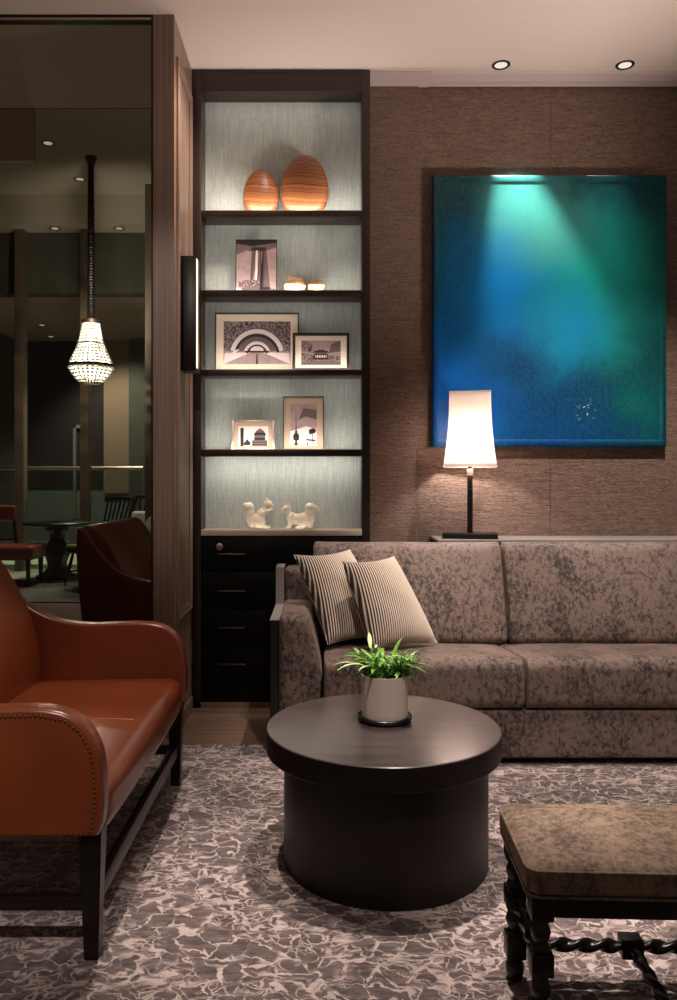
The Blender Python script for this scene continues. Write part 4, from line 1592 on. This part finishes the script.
def windsor():
    sd = rounded(-0.25, 0.25, -0.24, 0.24, 0.41, 0.475, 0.03, 6, 4)
    obj('seat_pad', sd, M['greenfabric'], wc, 60, local=True)
    obj('seat_board', box(-0.25, 0.25, -0.24, 0.24, 0.375, 0.412, 0.012), M['blackwood'], wc, 30, local=True)
    for sx in (-1, 1):
        for sy in (-1, 1):
            obj('leg', tube([(sx * 0.18, sy * 0.17, 0.38), (sx * 0.21, sy * 0.20, 0.2), (sx * 0.24, sy * 0.24, 0.0)], [0.016, 0.022, 0.013], 10), M['blackwood'], wc, 60, local=True)
        obj('stretcher', tube([(sx * 0.215, -0.21, 0.16), (sx * 0.215, 0.21, 0.16)], 0.011, 8), M['blackwood'], wc, 60, local=True)
    for k in range(7):
        u = -1 + 2 * k / 6
        e = k in (0, 6)
        obj('spindle' if not e else 'back_post', tube([(u * 0.20, 0.20, 0.41), (u * 0.235, 0.27, 0.68), (u * 0.27, 0.36, 0.98)], [0.012, 0.014 if e else 0.011, 0.011], 8), M['blackwood'], wc, 60, local=True)
    tr = tube([(-0.32, 0.352, 0.985), (-0.16, 0.375, 1.0), (0, 0.382, 1.005), (0.16, 0.375, 1.0), (0.32, 0.352, 0.985)], 0.030, 10, lambda th, i: 0.5 + 0.5 * abs(math.sin(th)))
    obj('top_rail', tr, M['blackwood'], wc, 60, local=True)


windsor()
w2 = dup(wc, (-2.36, 9.95, 0.026), math.radians(-20), 'black spindle back chair farther behind, holding the grey cushion', 'black spindle chairs beyond the glass')
pb = rounded(-0.17, 0.17, -0.06, 0.06, 0, 0.34, (0.05, 0.055, 0.05), 8, 4)
o = solo('throw_pillow', pb, M['pillowgrey'], 'pale grey cushion resting against the farther spindle chair', 'cushion', smooth=60)
o.matrix_basis = Matrix.Translation((-2.31, 9.93, 0.515)) @ Matrix.Rotation(math.radians(-20), 4, 'Z') @ Matrix.Rotation(math.radians(-16), 4, 'X')

# mirrored copy of the settee, added to stand in for its reflection
s2 = dup(se, (-0.95, 5.075, 0.012), 0, 'mirrored copy of the tan leather settee behind the smoked glass, standing in for its reflection', 'tan leather settees')
s2.matrix_basis = Matrix.Translation((-0.95, 5.075, 0.012)) @ Matrix.Diagonal((1, -1, 1, 1))

# ------------------------------------------------------------------ light
WARM = (1.0, 0.80, 0.66)


def spot(name, loc, target, power, deg, blend=0.5, color=WARM, size=0.04):
    l = bpy.data.lights.new(name, 'SPOT')
    l.energy, l.color, l.spot_size, l.spot_blend, l.shadow_soft_size = power, color, math.radians(deg), blend, size
    o = bpy.data.objects.new(name, l)
    COL.objects.link(o)
    o.location = loc
    o.rotation_euler = (Vector(target) - Vector(loc)).to_track_quat('-Z', 'Y').to_euler()
    return o


def area(name, loc, target, power, sx, sy, color=WARM):
    l = bpy.data.lights.new(name, 'AREA')
    l.energy, l.color, l.shape, l.size, l.size_y = power, color, 'RECTANGLE', sx, sy
    o = bpy.data.objects.new(name, l)
    COL.objects.link(o)
    o.location = loc
    o.rotation_euler = (Vector(target) - Vector(loc)).to_track_quat('-Z', 'Y').to_euler()
    return o


def point(name, loc, power, color=WARM, size=0.04):
    l = bpy.data.lights.new(name, 'POINT')
    l.energy, l.color, l.shadow_soft_size = power, color, size
    o = bpy.data.objects.new(name, l)
    COL.objects.link(o)
    o.location = loc
    return o


PINK = (1.0, 0.86, 0.79)
# unseen spots standing in for ceiling downlights; the front ones added as fill
spot('light_table', (0.34, 2.62, 3.42), (0.26, 2.26, 0), 330, 31, 0.6, PINK, 0.03)
spot('light_stool', (0.85, 2.02, 3.42), (0.95, 1.95, 0), 250, 25, 0.8, PINK, 0.03)
spot('light_sofa', (1.45, 2.80, 3.42), (1.50, 4.0, 0.85), 300, 62, 0.8, PINK, 0.03)
spot('light_sofa_left', (0.45, 3.25, 3.42), (0.32, 3.62, 0.6), 230, 32, 0.8, PINK, 0.03)
spot('light_settee', (-0.48, 2.55, 3.42), (-0.60, 2.55, 0.4), 185, 36, 0.7, PINK, 0.03)
spot('light_pier', (-0.10, 3.70, 3.42), (-0.70, 3.95, 2.6), 60, 80, 0.9, WARM, 0.05)
spot('light_front', (0.55, 0.7, 3.42), (0.75, 3.05, 0.5), 250, 42, 0.8, PINK, 0.05)
spot('light_front_left', (-0.75, -0.6, 3.42), (-0.95, 1.93, 0.62), 260, 19, 0.7, PINK, 0.05)
spot('light_pier_front', (-0.70, 0.75, 3.42), (-0.80, 3.7, 1.7), 130, 28, 0.8, PINK, 0.05)
# accent on the painting
spot('light_painting', (at(501, 0, 4.155).x, 4.15, CE - 0.02), (1.20, 4.325, 2.35), 230, 37, 0.75, (1.0, 0.98, 0.90), 0.012)
spot('light_painting_right', (at(625, 0, 4.155).x, 4.15, CE - 0.02), (1.55, 4.30, 2.0), 30, 40, 1.0, PINK, 0.012)
point('light_lamp', (LX, LY, zs0 + 0.105), 11, (1.0, 0.91, 0.85), 0.02)
# strip lights in the bookcase: along each shelf's front edge shining up, and under the shelf above shining down
wI = IX1 - IX0 - 0.04
cxI = (IX0 + IX1) / 2
for k, a in enumerate([x for x, _ in SH] + [530.0]):
    area('light_shelf', (cxI, BF + 0.010, zpx(a) + 0.006), (cxI, BB, zpx(a) + 0.22), (2.5, 1.6, 1.1, 1.7, 0.15)[k], wI, 0.008, (1.0, 0.92, 0.84))
for k, b in enumerate([88] + [x for _, x in SH]):
    area('light_under_shelf', (cxI, BF + 0.035, zpx(b) - 0.012), (cxI, BB, zpx(b) - 0.20), (0.35, 0.3, 0.25, 0.3, 1.5)[k], wI, 0.008, (1.0, 0.93, 0.86))
spot('light_upper', (2.3, 2.9, 1.2), (0.45, 3.55, 3.45), 240, 78, 1.0, PINK, 0.15)  # unseen uplight added to brighten the ceiling and pier
spot('light_atrium_floor', (-3.0, 9.6, 4.9), (-3.0, 9.6, 0), 420, 80, 0.6, (1.0, 0.95, 0.85), 0.1)
point('light_chandelier_top', (KX, KY, kz(345)), 24, (1.0, 0.96, 0.88), 0.012)
point('light_chandelier', (KX, KY, kz(366.6)), 50, (1.0, 0.96, 0.88), 0.012)
spot('light_bulkhead', (-2.5, 8.6, 3.0), (-2.6, 10.6, 4.2), 130, 90, 0.8, (1.0, 0.96, 0.88), 0.1)
spot('light_far', (-4.2, 13.6, 3.9), (-3.6, 15.4, 0.5), 420, 100, 0.6, (0.96, 1.0, 0.92), 0.1)
spot('light_rail', (-3.0, 11.6, 3.9), (-3.0, 11.25, 0), 500, 90, 0.6, (0.96, 1.0, 0.88), 0.1)
spot('light_mirrored_settee', (-1.2, 5.3, 4.95), (-1.25, 5.1, 0.6), 110, 30, 0.6, WARM, 0.1)
spot('light_bulkhead_wash', (-2.2, 3.95, 0.6), (-1.9, 4.25, 3.45), 34, 110, 0.8, WARM, 0.1)  # unseen uplight added to lighten the bulkhead

w = bpy.data.worlds.new('world')
sc.world = w
w.use_nodes = True
bg = w.node_tree.nodes['Background']
bg.inputs[0].default_value = (1.0, 0.80, 0.68, 1)
bg.inputs[1].default_value = 0.085

# ------------------------------------------------------------------ camera and view
cam = bpy.data.cameras.new('camera')
cam.lens = F / 1000 * 36.0
cam.sensor_width = 36.0
cam.sensor_height = 36.0
cam.sensor_fit = 'AUTO'
cam.shift_x = (338.5 - VX) / 1000
cam.shift_y = -(500 - VY) / 1000
cam.clip_start = 0.05
co = bpy.data.objects.new('camera', cam)
COL.objects.link(co)
co.location = (0, 0, HC)
co.rotation_euler = (PI / 2, 0, 0)
sc.camera = co
sc.view_settings.view_transform = 'Standard'
sc.view_settings.look = 'None'
sc.view_settings.exposure = 0.0
sc.view_settings.gamma = 1.0
sc.view_settings.use_curve_mapping = False
sc.cycles.use_denoising = True
sc.cycles.max_bounces = 8
sc.cycles.transparent_max_bounces = 16
